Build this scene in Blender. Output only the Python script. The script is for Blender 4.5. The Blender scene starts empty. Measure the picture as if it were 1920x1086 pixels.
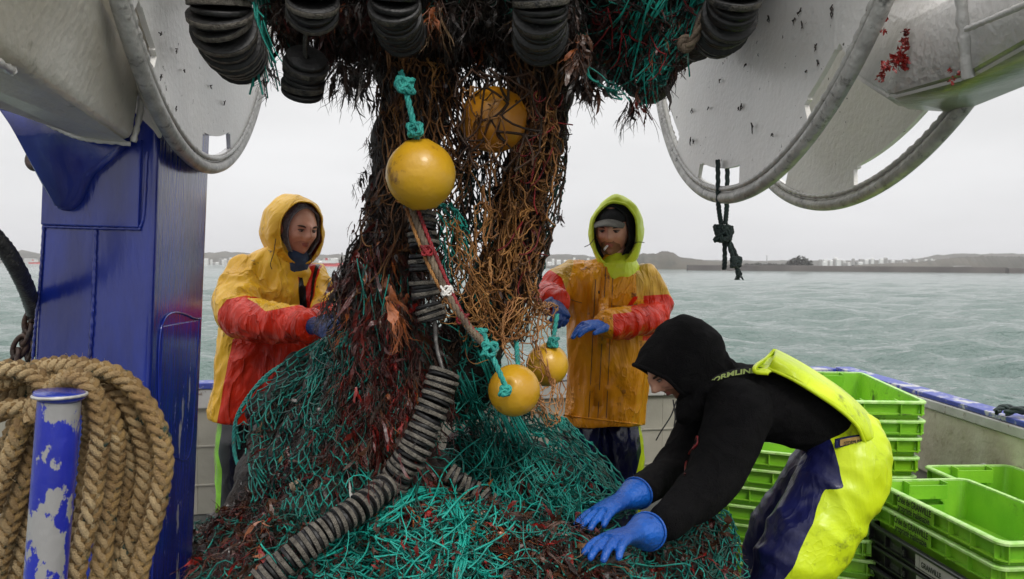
import bpy, bmesh, math, random
import numpy as np
from mathutils import Vector, Matrix, noise
from mathutils.bvhtree import BVHTree
random.seed(7); RNG = np.random.default_rng(7)
SC = bpy.context.scene
COL = SC.collection
# ------------------------------------------------------------------ camera, sky, sun, exposure
FPX = 1493.0; PITCH = math.radians(1.73); ROLL = math.radians(0.45); EYE = np.array([0.0, 0.0, 1.55])
cF = np.array([0, math.cos(PITCH), -math.sin(PITCH)]); _u = np.array([0, math.sin(PITCH), math.cos(PITCH)])
cR = np.array([1.0, 0, 0]) * math.cos(ROLL) + _u * math.sin(ROLL)
cU = _u * math.cos(ROLL) - np.array([1.0, 0, 0]) * math.sin(ROLL)
cam_data = bpy.data.cameras.new("camera"); cam = bpy.data.objects.new("camera", cam_data); COL.objects.link(cam)
cam_data.sensor_width = 36.0; cam_data.lens = FPX / 1920 * 36
cam.matrix_world = Matrix(((cR[0], cU[0], -cF[0], EYE[0]), (cR[1], cU[1], -cF[1], EYE[1]), (cR[2], cU[2], -cF[2], EYE[2]), (0, 0, 0, 1)))
cam_data.clip_start = 0.05; cam_data.clip_end = 20000
cam_data.dof.use_dof = True; cam_data.dof.focus_distance = 2.7; cam_data.dof.aperture_fstop = 9.0
SC.camera = cam
SUN_EL, SUN_ROT = math.radians(45.7), math.radians(156)
world = bpy.data.worlds.new("World"); SC.world = world; world.use_nodes = True
wn = world.node_tree; wn.nodes.clear()
def wnode(t, **k):
    n = wn.nodes.new(t)
    for a, b in k.items(): setattr(n, a, b)
    return n
w_out = wnode('ShaderNodeOutputWorld'); w_bg = wnode('ShaderNodeBackground'); w_bg.inputs['Strength'].default_value = 0.1
w_sky = wnode('ShaderNodeTexSky', sky_type='NISHITA', sun_disc=False); w_sky.sun_elevation = SUN_EL; w_sky.sun_rotation = SUN_ROT
w_hsv = wnode('ShaderNodeHueSaturation'); w_hsv.inputs['Saturation'].default_value = 0.12
w_tc = wnode('ShaderNodeTexCoord'); w_sep = wnode('ShaderNodeSeparateXYZ')
w_map = wnode('ShaderNodeMapping'); w_map.inputs['Scale'].default_value = (1.2, 1.2, 5)
w_noise = wnode('ShaderNodeTexNoise'); w_noise.inputs['Scale'].default_value = 1.6; w_noise.inputs['Detail'].default_value = 5
w_ramp = wnode('ShaderNodeValToRGB')
e = w_ramp.color_ramp.elements
e[0].position = 0.0; e[0].color = (0.80, 0.795, 0.815, 1); e[1].position = 1.0; e[1].color = (2.3, 2.3, 2.33, 1)
x = e.new(0.10); x.color = (0.83, 0.83, 0.84, 1)
x = e.new(0.34); x.color = (.95, .95, .95, 1)
w_mul = wnode('ShaderNodeMath', operation='MULTIPLY_ADD'); w_mul.inputs[1].default_value = 4.2; w_mul.inputs[2].default_value = 7.1
w_sc = wnode('ShaderNodeVectorMath', operation='SCALE')
w_mix = wnode('ShaderNodeMixRGB'); w_mix.inputs['Fac'].default_value = 0.93
for a, b in [(w_tc.outputs['Generated'], w_sep.inputs[0]), (w_tc.outputs['Generated'], w_map.inputs[0]), (w_map.outputs[0], w_noise.inputs['Vector']),
             (w_sep.outputs['Z'], w_ramp.inputs[0]), (w_noise.outputs['Fac'], w_mul.inputs[0]), (w_mul.outputs[0], w_sc.inputs['Scale']),
             (w_ramp.outputs[0], w_sc.inputs[0]), (w_sky.outputs[0], w_hsv.inputs['Color']), (w_hsv.outputs[0], w_mix.inputs[1]),
             (w_sc.outputs[0], w_mix.inputs[2]), (w_mix.outputs[0], w_bg.inputs['Color']), (w_bg.outputs[0], w_out.inputs[0])]:
    wn.links.new(a, b)
sun_d = bpy.data.lights.new("sun", 'SUN'); sun_d.energy = 1.5; sun_d.angle = math.radians(14); sun_d.color = (1.0, 0.96, 0.9)
sun = bpy.data.objects.new("sun", sun_d); COL.objects.link(sun)
_sd = Vector((0.36, -0.80, 0.90)).normalized()
sun.rotation_euler = _sd.to_track_quat('Z', 'Y').to_euler(); sun.location = (0, 0, 6)
SC.view_settings.view_transform = 'Standard'; SC.view_settings.look = 'None'; SC.view_settings.gamma = 1.0
SC.view_settings.use_curve_mapping = False; SC.view_settings.exposure = 0.12
SC.render.engine = 'CYCLES'
SC.cycles.max_bounces = 6; SC.cycles.transparent_max_bounces = 8

def P(px, py, d):
    """point at depth d (metres along +Y) on the sight line of photo pixel (px, py), 1920 wide"""
    v = cF + cR * ((px - 960) / FPX) - cU * ((py - 543) / FPX)
    return EYE + v * (d / v[1])
def Pn(A):
    A = np.asarray(A, float)
    v = cF + np.multiply.outer((A[..., 0] - 960) / FPX, cR) - np.multiply.outer((A[..., 1] - 543) / FPX, cU)
    return EYE + v * (A[..., 2] / v[..., 1])[..., None]
def proj(p):
    q = np.asarray(p, float) - EYE; z = q @ cF
    return np.stack([960 + FPX * (q @ cR) / z, 543 - FPX * (q @ cU) / z], -1)
def rp(r, d): return r * d / FPX      # radius in photo pixels -> metres at depth d

# ------------------------------------------------------------------ objects and tags
def tag(o, label=None, cat=None, group=None, kind=None):
    if label: o['label'] = label
    if cat: o['category'] = cat
    if group: o['group'] = group
    if kind: o['kind'] = kind
    return o
def empty(name, loc, label, cat, group=None):
    o = bpy.data.objects.new(name, None); COL.objects.link(o); o.location = Vector(loc); o.empty_display_size = 0.1
    return tag(o, label, cat, group)
def link(name, me, mat=None, parent=None, smooth=False, kind=None):
    o = bpy.data.objects.new(name, me); COL.objects.link(o)
    if mat is not None:
        for m in (mat if isinstance(mat, (list, tuple)) else [mat]): me.materials.append(m)
    if smooth and len(me.polygons): me.polygons.foreach_set('use_smooth', np.ones(len(me.polygons), bool))
    if parent is not None:
        o.parent = parent; o.matrix_parent_inverse = Matrix.Translation(-Vector(parent.location)) if parent.type == 'EMPTY' and parent.parent is None and tuple(parent.rotation_euler) == (0, 0, 0) else Matrix.Identity(4)
    if kind: o['kind'] = kind
    return o
def mesh(verts, faces, name='mesh'):
    me = bpy.data.meshes.new(name); me.from_pydata([tuple(map(float, v)) for v in verts], [], [tuple(map(int, f)) for f in faces]); me.update(); return me
def fast_mesh(V, Fc, name='mesh'):
    """V (n,3), Fc (m,k)"""
    me = bpy.data.meshes.new(name); V = np.ascontiguousarray(V, np.float32); Fc = np.ascontiguousarray(Fc, np.int32)
    m, k = Fc.shape
    me.vertices.add(len(V)); me.vertices.foreach_set('co', V.ravel())
    me.loops.add(m * k); me.loops.foreach_set('vertex_index', Fc.ravel())
    me.polygons.add(m); me.polygons.foreach_set('loop_start', np.arange(0, m * k, k, dtype=np.int32))
    me.update(calc_edges=True); return me
def arr(me):
    v = np.empty(len(me.vertices) * 3, np.float32); me.vertices.foreach_get('co', v); return v.reshape(-1, 3).astype(float)

# ------------------------------------------------------------------ materials
def mat(name, c1, c2=None, rough=0.6, scale=8.0, bump=0.0, bscale=40.0, metal=0.0, coat=0.0, detail=6, spec=0.5,
        c3=None, t3=0.62, s3=None, w3=0.02, stretch=(1, 1, 1), trans=0.0, sheen=0.0, rough2=None, pos=(0.35, 0.65)):
    """noise-mixed two colours, an optional third colour as worn / dirty patches, fine relief"""
    m = bpy.data.materials.new(name); m.use_nodes = True; nt = m.node_tree; N = nt.nodes; L = nt.links
    b = N['Principled BSDF']; tc = N.new('ShaderNodeTexCoord'); mp = N.new('ShaderNodeMapping'); mp.inputs['Scale'].default_value = stretch
    L.new(tc.outputs['Object'], mp.inputs[0])
    oi = N.new('ShaderNodeObjectInfo'); om = N.new('ShaderNodeMath'); om.operation = 'MULTIPLY'; om.inputs[1].default_value = 23.0; L.new(oi.outputs['Random'], om.inputs[0]); oc = N.new('ShaderNodeCombineXYZ')
    for _i in range(3): L.new(om.outputs[0], oc.inputs[_i])
    L.new(oc.outputs[0], mp.inputs['Location'])
    c2 = c2 or c1
    n1 = N.new('ShaderNodeTexNoise'); n1.inputs['Scale'].default_value = scale; n1.inputs['Detail'].default_value = detail; L.new(mp.outputs[0], n1.inputs['Vector'])
    r = N.new('ShaderNodeValToRGB'); r.color_ramp.elements[0].position = pos[0]; r.color_ramp.elements[1].position = pos[1]
    r.color_ramp.elements[0].color = (*c1, 1); r.color_ramp.elements[1].color = (*c2, 1); L.new(n1.outputs['Fac'], r.inputs[0])
    out = r.outputs[0]
    b.inputs['Roughness'].default_value = rough
    if c3:
        n3 = N.new('ShaderNodeTexNoise'); n3.inputs['Scale'].default_value = s3 or scale * 1.7; n3.inputs['Detail'].default_value = 8; n3.inputs['Roughness'].default_value = 0.65
        L.new(mp.outputs[0], n3.inputs['Vector'])
        r3 = N.new('ShaderNodeValToRGB'); r3.color_ramp.elements[0].position = t3; r3.color_ramp.elements[1].position = t3 + w3
        r3.color_ramp.elements[0].color = (0, 0, 0, 1); r3.color_ramp.elements[1].color = (1, 1, 1, 1); L.new(n3.outputs['Fac'], r3.inputs[0])
        mx = N.new('ShaderNodeMixRGB'); L.new(r3.outputs[0], mx.inputs[0]); L.new(out, mx.inputs[1]); mx.inputs[2].default_value = (*c3, 1); out = mx.outputs[0]
        if rough2 is not None:
            mr = N.new('ShaderNodeMapRange'); mr.inputs[3].default_value = rough; mr.inputs[4].default_value = rough2
            L.new(r3.outputs[0], mr.inputs[0]); L.new(mr.outputs[0], b.inputs['Roughness'])
    L.new(out, b.inputs['Base Color'])
    b.inputs['Metallic'].default_value = metal; b.inputs['Coat Weight'].default_value = coat; b.inputs['Coat Roughness'].default_value = 0.18
    b.inputs['Specular IOR Level'].default_value = spec; b.inputs['Sheen Weight'].default_value = sheen
    if trans: b.inputs['Transmission Weight'].default_value = trans
    if bump:
        n2 = N.new('ShaderNodeTexNoise'); n2.inputs['Scale'].default_value = bscale; n2.inputs['Detail'].default_value = 5; L.new(mp.outputs[0], n2.inputs['Vector'])
        bp = N.new('ShaderNodeBump'); bp.inputs['Strength'].default_value = bump; bp.inputs['Distance'].default_value = 0.01
        L.new(n2.outputs['Fac'], bp.inputs['Height']); L.new(bp.outputs[0], b.inputs['Normal'])
    m['out'] = 1
    return m
def creases(m, scale=7.0, dist=.012, strength=.8, stretch=(1, 1, .45)):
    nt = m.node_tree; N = nt.nodes; L = nt.links; b = N['Principled BSDF']; tc = N.new('ShaderNodeTexCoord'); mp = N.new('ShaderNodeMapping'); mp.inputs['Scale'].default_value = stretch
    L.new(tc.outputs['Object'], mp.inputs[0]); n = N.new('ShaderNodeTexNoise'); n.inputs['Scale'].default_value = scale; n.inputs['Detail'].default_value = 4; n.inputs['Distortion'].default_value = .8; L.new(mp.outputs[0], n.inputs['Vector'])
    a = N.new('ShaderNodeMath'); a.operation = 'SUBTRACT'; a.inputs[1].default_value = .5; L.new(n.outputs['Fac'], a.inputs[0]); c = N.new('ShaderNodeMath'); c.operation = 'ABSOLUTE'; L.new(a.outputs[0], c.inputs[0])
    d = N.new('ShaderNodeMath'); d.operation = 'POWER'; d.inputs[1].default_value = .6; L.new(c.outputs[0], d.inputs[0])
    bp = N.new('ShaderNodeBump'); bp.inputs['Strength'].default_value = strength; bp.inputs['Distance'].default_value = -dist; L.new(d.outputs[0], bp.inputs['Height'])
    if b.inputs['Normal'].is_linked: L.new(b.inputs['Normal'].links[0].from_socket, bp.inputs['Normal'])
    L.new(bp.outputs[0], b.inputs['Normal']); return m
def zone_mat(m, zones):
    """overlay colours where a stored signed-distance attribute is positive: crisp sewn panels. zones: (attr, colour)"""
    nt = m.node_tree; N = nt.nodes; L = nt.links; b = N['Principled BSDF']
    src = b.inputs['Base Color'].links[0].from_socket
    n = N.new('ShaderNodeTexNoise'); n.inputs['Scale'].default_value = 14; n.inputs['Detail'].default_value = 8
    tc = N.new('ShaderNodeTexCoord'); L.new(tc.outputs['Object'], n.inputs['Vector'])
    for a, c in zones:
        at = N.new('ShaderNodeAttribute'); at.attribute_name = a
        gt = N.new('ShaderNodeMath'); gt.operation = 'GREATER_THAN'; gt.inputs[1].default_value = 0.0; L.new(at.outputs['Fac'], gt.inputs[0])
        rr = N.new('ShaderNodeValToRGB'); rr.color_ramp.elements[0].position = 0.35; rr.color_ramp.elements[1].position = 0.7
        rr.color_ramp.elements[0].color = (*c, 1); rr.color_ramp.elements[1].color = (c[0] * .62, c[1] * .55, c[2] * .55, 1); L.new(n.outputs['Fac'], rr.inputs[0])
        mx = N.new('ShaderNodeMixRGB'); L.new(gt.outputs[0], mx.inputs[0]); L.new(src, mx.inputs[1]); L.new(rr.outputs[0], mx.inputs[2]); src = mx.outputs[0]
    L.new(src, b.inputs['Base Color'])
    return m
M = {}
M['white'] = mat('worn_white_paint', (.56, .545, .52), (.47, .455, .425), .34, 5, .5, 60, c3=(.10, .085, .065), t3=.675, s3=26, w3=.03, rough2=.7, coat=.25)
M['white_grimy'] = mat('grimy_white_paint', (.72, .69, .61), (.54, .50, .41), .4, 3, .35, 45, c3=(.10, .10, .05), t3=.64, s3=9, w3=.16, rough2=.7, coat=.15)  # warmer white with dirt patches, for the left beam and the drum
M['rim'] = mat('scuffed_steel_rim', (.52, .51, .48), (.33, .32, .30), .38, 22, .4, 70, c3=(.13, .128, .12), t3=.55, s3=34, w3=.14, rough2=.35, metal=.1)
M['blue'] = mat('blue_gloss_paint', (.010, .030, .29), (.007, .016, .16), .24, 4, .25, 30, coat=.5, c3=(.006, .008, .09), t3=.60, s3=5, w3=.10, stretch=(2.2, 2.2, .5))
M['blue_worn'] = mat('blue_paint_scraped', (.010, .028, .28), (.008, .016, .18), .26, 4, .3, 30, coat=.35, c3=(.33, .32, .29), t3=.60, s3=11, w3=.012, rough2=.6, stretch=(2, 2, .35))
M['chipped'] = mat('chipped_blue_paint', (.018, .03, .40), (.012, .018, .26), .3, 4, .35, 24, coat=.3, c3=(.27, .265, .26), t3=.535, s3=9, w3=.010, rough2=.34, stretch=(1.6, 1.6, .9))
M['steel'] = mat('worn_steel', (.42, .41, .40), (.22, .21, .2), .35, 30, .2, 80, metal=.8)
M['black_iron'] = mat('rusty_black_iron', (.03, .024, .022), (.07, .035, .022), .5, 20, .5, 60, metal=.3)
M['wire'] = mat('galvanised_wire', (.20, .19, .18), (.08, .075, .07), .4, 60, .2, 90, metal=.7)
M['dark_wire'] = mat('tarred_wire', (.018, .018, .02), (.04, .04, .04), .4, 60, .3, 90)
M['rubber'] = mat('wet_black_rubber', (.005, .005, .005), (.010, .009, .009), .5, 30, .3, 90)
M['rubber_edge'] = mat('cut_tyre_edge', (.30, .275, .235), (.17, .155, .125), .6, 60, .9, 260, c3=(.03, .027, .022), t3=.62, s3=34, w3=.06)
M['bulk'] = mat('wet_net_inner_shade', (.008, .006, .005), (.022, .013, .008), .7, 22, 1.0, 70, c3=(.045, .012, .006), t3=.60, s3=16, w3=.08)  # near-black base holds the shade inside the dense wet net
M['teal'] = mat('turquoise_twine', (.010, .30, .235), (.008, .12, .10), .42, 22, .4, 300, c3=(.03, .028, .014), t3=.60, s3=9, w3=.10)
M['teal_bright'] = mat('bright_turquoise_twine', (.015, .42, .33), (.008, .22, .18), .4, 14, .4, 300, c3=(.03, .03, .015), t3=.60, s3=9, w3=.08)
M['teal_dark'] = mat('dirty_green_twine', (.006, .13, .10), (.010, .045, .032), .5, 16, .4, 300, c3=(.015, .010, .006), t3=.52, s3=7, w3=.12)
M['orange_net'] = mat('orange_brown_twine', (.42, .20, .055), (.20, .075, .02), .5, 12, .5, 300, c3=(.03, .015, .008), t3=.57, s3=8, w3=.12)
M['pale_net'] = mat('sandy_orange_twine', (.52, .27, .10), (.33, .13, .045), .5, 14, .5, 300, c3=(.06, .02, .01), t3=.66, s3=8, w3=.12)
M['brown_net'] = mat('dark_brown_twine', (.018, .010, .006), (.075, .030, .011), .55, 9, .5, 300)
M['black_net'] = mat('black_wet_twine', (.007, .006, .006), (.02, .015, .011), .4, 9, .5, 300)
M['weed_red'] = mat('red_seaweed', (.11, .010, .006), (.035, .006, .005), .38, 20, .3, 90, coat=.2)
M['weed_bright'] = mat('bright_red_seaweed', (.33, .014, .010), (.16, .012, .008), .38, 20, .3, 90, coat=.2)
M['weed_brown'] = mat('brown_seaweed', (.085, .030, .011), (.03, .012, .006), .42, 16, .3, 90, coat=.2)
M['weed_dark'] = mat('dark_seaweed', (.010, .007, .005), (.024, .012, .008), .4, 16, .3, 90, coat=.2)
M['weed_orange'] = mat('orange_seaweed', (.38, .10, .022), (.16, .045, .012), .42, 16, .3, 90, coat=.15)
M['weed_tan'] = mat('tan_seaweed', (.30, .19, .10), (.14, .07, .03), .5, 16, .3, 90)
M['shell'] = mat('pale_shell', (.50, .40, .28), (.26, .17, .10), .3, 20, .4, 60)
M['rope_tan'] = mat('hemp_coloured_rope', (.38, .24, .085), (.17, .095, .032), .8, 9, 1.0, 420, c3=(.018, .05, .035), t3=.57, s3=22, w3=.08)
M['rope_tan2'] = mat('hemp_rope_pale_strand', (.58, .43, .23), (.30, .18, .07), .8, 9, 1.0, 420, c3=(.12, .065, .025), t3=.60, s3=12, w3=.12)  # paler tone of the plait's counter-wound strands and loose fibres
M['rope_teal'] = mat('turquoise_rope', (.03, .36, .30), (.015, .20, .18), .5, 30, .5, 300, c3=(.16, .12, .07), t3=.6, s3=30, w3=.1)
M['rope_dark'] = mat('dark_green_rope', (.012, .022, .022), (.02, .04, .036), .6, 30, .5, 300)
M['rope_grey'] = mat('weathered_rope', (.20, .15, .10), (.09, .06, .04), .7, 20, .5, 300, c3=(.22, .02, .02), t3=.62, s3=14, w3=.05)
M['rope_red'] = mat('red_twine', (.30, .012, .018), (.12, .008, .010), .5, 20, .4, 300)
M['float'] = mat('yellow_float_plastic', (.66, .385, .014), (.50, .26, .010), .36, 5, .2, 50, c3=(.14, .055, .012), t3=.60, s3=12, w3=.10, coat=.2)
M['float_orange'] = mat('orange_float_plastic', (.56, .23, .010), (.38, .13, .007), .36, 4, .12, 50, c3=(.06, .02, .008), t3=.61, s3=7, w3=.05, coat=.35)
OIL = dict(rough=.30, bump=.18, bscale=22, coat=0, spec=.26)
M['oil_yellow'] = mat('yellow_oilskin', (.80, .46, .030), (.68, .36, .022), c3=(.20, .11, .02), t3=.63, s3=16, w3=.05, scale=5, **OIL)
M['oil_gold'] = mat('golden_oilskin', (.78, .33, .012), (.62, .22, .008), c3=(.22, .08, .015), t3=.61, s3=12, w3=.08, scale=4, **OIL)
M['oil_red'] = mat('red_oilskin', (.66, .045, .012), (.50, .025, .010), c3=(.12, .012, .008), t3=.64, s3=8, w3=.12, scale=5, **OIL)
M['oil_red2'] = mat('red_sleeve_oilskin', (.68, .055, .018), (.54, .03, .012), c3=(.13, .012, .008), t3=.68, s3=8, w3=.12, scale=5, **OIL)
M['neon'] = mat('neon_yellow_oilskin', (.62, .76, .012), (.46, .60, .010), c3=(.15, .18, .02), t3=.60, s3=10, w3=.12, scale=5, rough=.36, bump=.2, bscale=22, coat=.05, spec=.3)
M['neon_hood'] = mat('neon_yellow_hood', (.70, .82, .03), (.56, .70, .02), c3=(.10, .11, .02), t3=.70, s3=26, w3=.03, scale=5, rough=.45, bump=.4, bscale=18)
M['neon_green'] = mat('green_oilskin', (.22, .58, .01), (.14, .40, .01), c3=(.03, .06, .01), t3=.60, s3=12, w3=.08, scale=5, **OIL)
M['navy'] = mat('navy_oilskin', (.005, .007, .055), (.003, .004, .025), .2, 5, .3, 14, coat=.25, spec=.4)
M['black_oil'] = mat('black_oilskin', (.006, .006, .008), (.01, .01, .012), .25, 5, .4, 14, coat=.4)
M['fleece'] = mat('black_fleece', (.0075, .007, .0075), (.0045, .0043, .005), .95, 30, .9, 300, spec=.15, c3=(.25, .25, .25), t3=.80, s3=120, w3=.01)
M['knit'] = mat('grey_hood_liner', (.34, .34, .34), (.2, .2, .2), .9, 90, .6, 200)
M['black_cloth'] = mat('black_cloth', (.008, .008, .009), (.012, .012, .013), .85, 30, .5, 200)
M['blue_cloth'] = mat('blue_grey_collar', (.03, .06, .12), (.02, .03, .06), .85, 30, .5, 200)
M['cap'] = mat('olive_grey_cap', (.10, .095, .08), (.16, .15, .13), .8, 40, .5, 200)
M['glove'] = mat('blue_rubber_glove', (.006, .11, .50), (.005, .065, .32), .36, 8, .5, 90, c3=(.006, .012, .06), t3=.66, s3=14, w3=.08)
M['glove_dark'] = mat('wet_blue_glove', (.010, .05, .22), (.006, .025, .11), .4, 12, .6, 90, c3=(.004, .006, .02), t3=.58, s3=16, w3=.08)
M['skin'] = mat('weathered_skin', (.74, .38, .25), (.64, .28, .17), .38, 14, .2, 90)
M['skin2'] = mat('ruddy_skin', (.76, .40, .27), (.64, .29, .19), .38, 14, .2, 90)
M['hair'] = mat('brown_stubble_hair', (.06, .028, .014), (.035, .016, .01), .7, 40, .3, 90)
M['lip'] = mat('lips', (.36, .10, .075), (.30, .08, .06), .4)
M['eye'] = mat('eye_white', (.22, .16, .13), (.18, .13, .1), .25)
M['iris'] = mat('dark_iris', (.02, .018, .016), None, .2)
M['paper'] = mat('white_paper', (.75, .72, .68), None, .8)
CR = dict(rough=.38, bump=.15, bscale=40)
M['crate'] = mat('green_crate_plastic', (.25, .53, .030), (.15, .40, .020), scale=4, c3=(.05, .08, .02), t3=.59, s3=9, w3=.12, trans=0, **CR)
M['crate_old'] = mat('yellow_green_crate_plastic', (.25, .50, .015), (.17, .38, .012), scale=3, c3=(.03, .04, .008), t3=.66, s3=12, w3=.03, **CR)
M['crate_rim'] = mat('scuffed_crate_rim', (.46, .66, .26), (.28, .56, .10), scale=30, c3=(.05, .09, .02), t3=.66, s3=18, w3=.03, **CR)
M['crate_black'] = mat('black_crate_plastic', (.014, .015, .015), (.022, .023, .023), scale=3, c3=(.06, .06, .055), t3=.66, s3=12, w3=.1, **CR)
M['label'] = mat('grey_white_label', (.50, .49, .47), (.42, .41, .39), .5, 10, c3=(.1, .1, .1), t3=.66, s3=20, w3=.04)
M['print_black'] = mat('black_print', (.012, .02, .01), None, .6)
M['print_grey'] = mat('embossed_print', (.05, .05, .05), None, .5)
M['print_neon'] = mat('pale_neon_print', (.55, .66, .22), None, .6)
M['gold_tag'] = mat('brass_coloured_tag', (.42, .28, .09), (.3, .18, .05), .4, 40, .2)
M['bulwark'] = mat('cream_bulwark_paint', (.54, .50, .40), (.38, .33, .24), .55, 4, .5, 30, c3=(.12, .075, .04), t3=.53, s3=7, w3=.18, rough2=.8)
M['bulwark_grey'] = mat('grey_bulwark_plating', (.33, .31, .26), (.24, .23, .19), .55, 2.5, .3, 20, c3=(.10, .075, .05), t3=.64, s3=6, w3=.14)
M['rail_white'] = mat('chalky_rail_paint', (.46, .45, .43), (.34, .33, .31), .5, 6, .3, 30, c3=(.12, .07, .04), t3=.62, s3=18, w3=.06)
M['rail_blue'] = mat('blue_rail_paint', (.03, .05, .32), (.05, .07, .30), .4, 6, .3, 30, c3=(.42, .42, .43), t3=.50, s3=9, w3=.06)
M['deck'] = mat('wet_deck', (.05, .055, .055), (.03, .03, .03), .25, 3, .3, 20)
M['coast'] = mat('winter_hillside', (.045, .042, .032), (.09, .08, .062), .9, .012, .0, 1, c3=(.05, .05, .04), t3=.55, s3=.03, w3=.1)
M['breakwater'] = mat('breakwater_stone', (.06, .052, .048), (.10, .088, .08), .9, .05)
M['far_white'] = mat('far_white_render', (.62, .62, .60), (.45, .44, .43), .8, .02)
M['far_grey'] = mat('far_grey_render', (.28, .27, .26), (.2, .19, .18), .8, .02)
M['far_red'] = mat('red_hull_paint', (.45, .03, .03), (.35, .02, .02), .6, .1)
M['scrub'] = mat('far_trees', (.035, .038, .028), (.06, .055, .045), .95, .1)

for _k in ('oil_yellow', 'oil_gold', 'oil_red', 'neon', 'navy', 'black_oil', 'neon_hood'): creases(M[_k], 7.0, .034 if _k[:3] == 'oil' else .018, .9 if _k[:3] == 'oil' else .5)
creases(M['fleece'], 9.0, .02, .7, (1, 1, .7))
# ------------------------------------------------------------------ geometry helpers
def strands(Q, R, sides=3, cap=False):
    """Q (N,M,3) polylines, R (N,M) or scalar radii -> verts, faces"""
    Q = np.asarray(Q, float); N, Mm, _ = Q.shape
    R = np.broadcast_to(np.asarray(R, float), (N, Mm)) if np.ndim(R) < 2 else np.asarray(R, float)
    T = np.gradient(Q, axis=1); T /= np.linalg.norm(T, axis=2, keepdims=True) + 1e-12
    ref = np.where(np.abs(T[:, :1, 2:3]) > .8, np.array([1., 0, 0]), np.array([0, 0, 1.])); ref = np.broadcast_to(ref, T.shape).copy()
    A = np.cross(T, ref); A /= np.linalg.norm(A, axis=2, keepdims=True) + 1e-12
    for k in range(1, Mm):                       # parallel transport
        a = A[:, k - 1] - (A[:, k - 1] * T[:, k]).sum(1, keepdims=True) * T[:, k]
        A[:, k] = a / (np.linalg.norm(a, axis=1, keepdims=True) + 1e-12)
    B = np.cross(T, A)
    th = np.arange(sides) * 2 * np.pi / sides
    V = Q[:, :, None] + R[:, :, None, None] * (np.cos(th)[:, None] * A[:, :, None] + np.sin(th)[:, None] * B[:, :, None])
    idx = np.arange(N * Mm * sides).reshape(N, Mm, sides); nx = np.roll(idx, -1, axis=2)
    Fc = np.stack([idx[:, :-1], nx[:, :-1], nx[:, 1:], idx[:, 1:]], -1).reshape(-1, 4)
    return V.reshape(-1, 3), Fc
def ribbons(Q, W, up=None):
    """flat wavy blades, two verts per station"""
    Q = np.asarray(Q, float); N, Mm, _ = Q.shape
    T = np.gradient(Q, axis=1); S = RNG.normal(size=(N, 1, 3)); S = S + RNG.normal(size=(N, Mm, 3)) * .35
    S = np.cross(T, S); S /= np.linalg.norm(S, axis=2, keepdims=True) + 1e-12
    V = np.stack([Q - S * W[..., None], Q + S * W[..., None]], 2)
    idx = np.arange(N * Mm * 2).reshape(N, Mm, 2)
    Fc = np.stack([idx[:, :-1, 0], idx[:, :-1, 1], idx[:, 1:, 1], idx[:, 1:, 0]], -1).reshape(-1, 4)
    return V.reshape(-1, 3), Fc
class Pile:
    def __init__(s): s.V = []; s.F = []; s.n = 0
    def add(s, V, Fc): s.V.append(V); s.F.append(Fc + s.n); s.n += len(V); return s
    def build(s, name, m, parent=None, kind=None, smooth=True): return link(name, fast_mesh(np.concatenate(s.V), np.concatenate(s.F), name), m, parent, smooth, kind)
def catmull(pts, n):
    p = np.asarray(pts, float); p = np.concatenate([[2 * p[0] - p[1]], p, [2 * p[-1] - p[-2]]])
    t = np.linspace(0, len(p) - 3 - 1e-6, n); i = t.astype(int); u = (t - i)[:, None]
    a, b, c, d = p[i], p[i + 1], p[i + 2], p[i + 3]
    return .5 * (2 * b + (c - a) * u + (2 * a - 5 * b + 4 * c - d) * u ** 2 + (3 * b - a - 3 * c + d) * u ** 3)
def tube(pts, rad, side=(1, 0, 0), ratio=1.0, seg=20, n=None, caps=True, power=2.0):
    """closed tube; rad scalar/list, ratio = depth/width where width runs along `side`"""
    pts = np.asarray(pts, float); rad = np.asarray(rad if np.ndim(rad) else [rad] * len(pts), float); rat = np.asarray(ratio if np.ndim(ratio) else [ratio] * len(pts), float)
    if n:
        full = catmull(np.concatenate([pts, rad[:, None], rat[:, None]], 1), n); pts, rad, rat = full[:, :3], full[:, 3], full[:, 4]
    T = np.gradient(pts, axis=0); T /= np.linalg.norm(T, axis=1, keepdims=True) + 1e-12
    rows = []; s0 = np.asarray(side, float); s0 = s0 / np.linalg.norm(s0)
    def ring(c, t, r, ra):
        a = s0 - (s0 @ t) * t; a /= np.linalg.norm(a) + 1e-12; b = np.cross(t, a)
        th = np.arange(seg) * 2 * np.pi / seg; ct, st = np.cos(th), np.sin(th)
        if power != 2: ct = np.sign(ct) * np.abs(ct) ** (2 / power); st = np.sign(st) * np.abs(st) ** (2 / power)
        return c + r * ct[:, None] * a + r * ra * st[:, None] * b
    if caps:
        for f_ in (.98, .75, .4): rows.append(ring(pts[0] - T[0] * rad[0] * min(rat[0], 1) * f_, T[0], rad[0] * math.sqrt(max(1 - f_ * f_, .01)), rat[0]))
    for k in range(len(pts)): rows.append(ring(pts[k], T[k], rad[k], rat[k]))
    if caps:
        for f_ in (.4, .75, .98): rows.append(ring(pts[-1] + T[-1] * rad[-1] * min(rat[-1], 1) * f_, T[-1], rad[-1] * math.sqrt(max(1 - f_ * f_, .01)), rat[-1]))
    V = np.concatenate(rows); nr = len(rows)
    idx = np.arange(nr * seg).reshape(nr, seg); nx = np.roll(idx, -1, 1)
    Fc = [tuple(q) for q in np.stack([idx[:-1], nx[:-1], nx[1:], idx[1:]], -1).reshape(-1, 4)]
    if caps: Fc += [tuple(idx[0][::-1]), tuple(idx[-1])]
    return V, Fc
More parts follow.
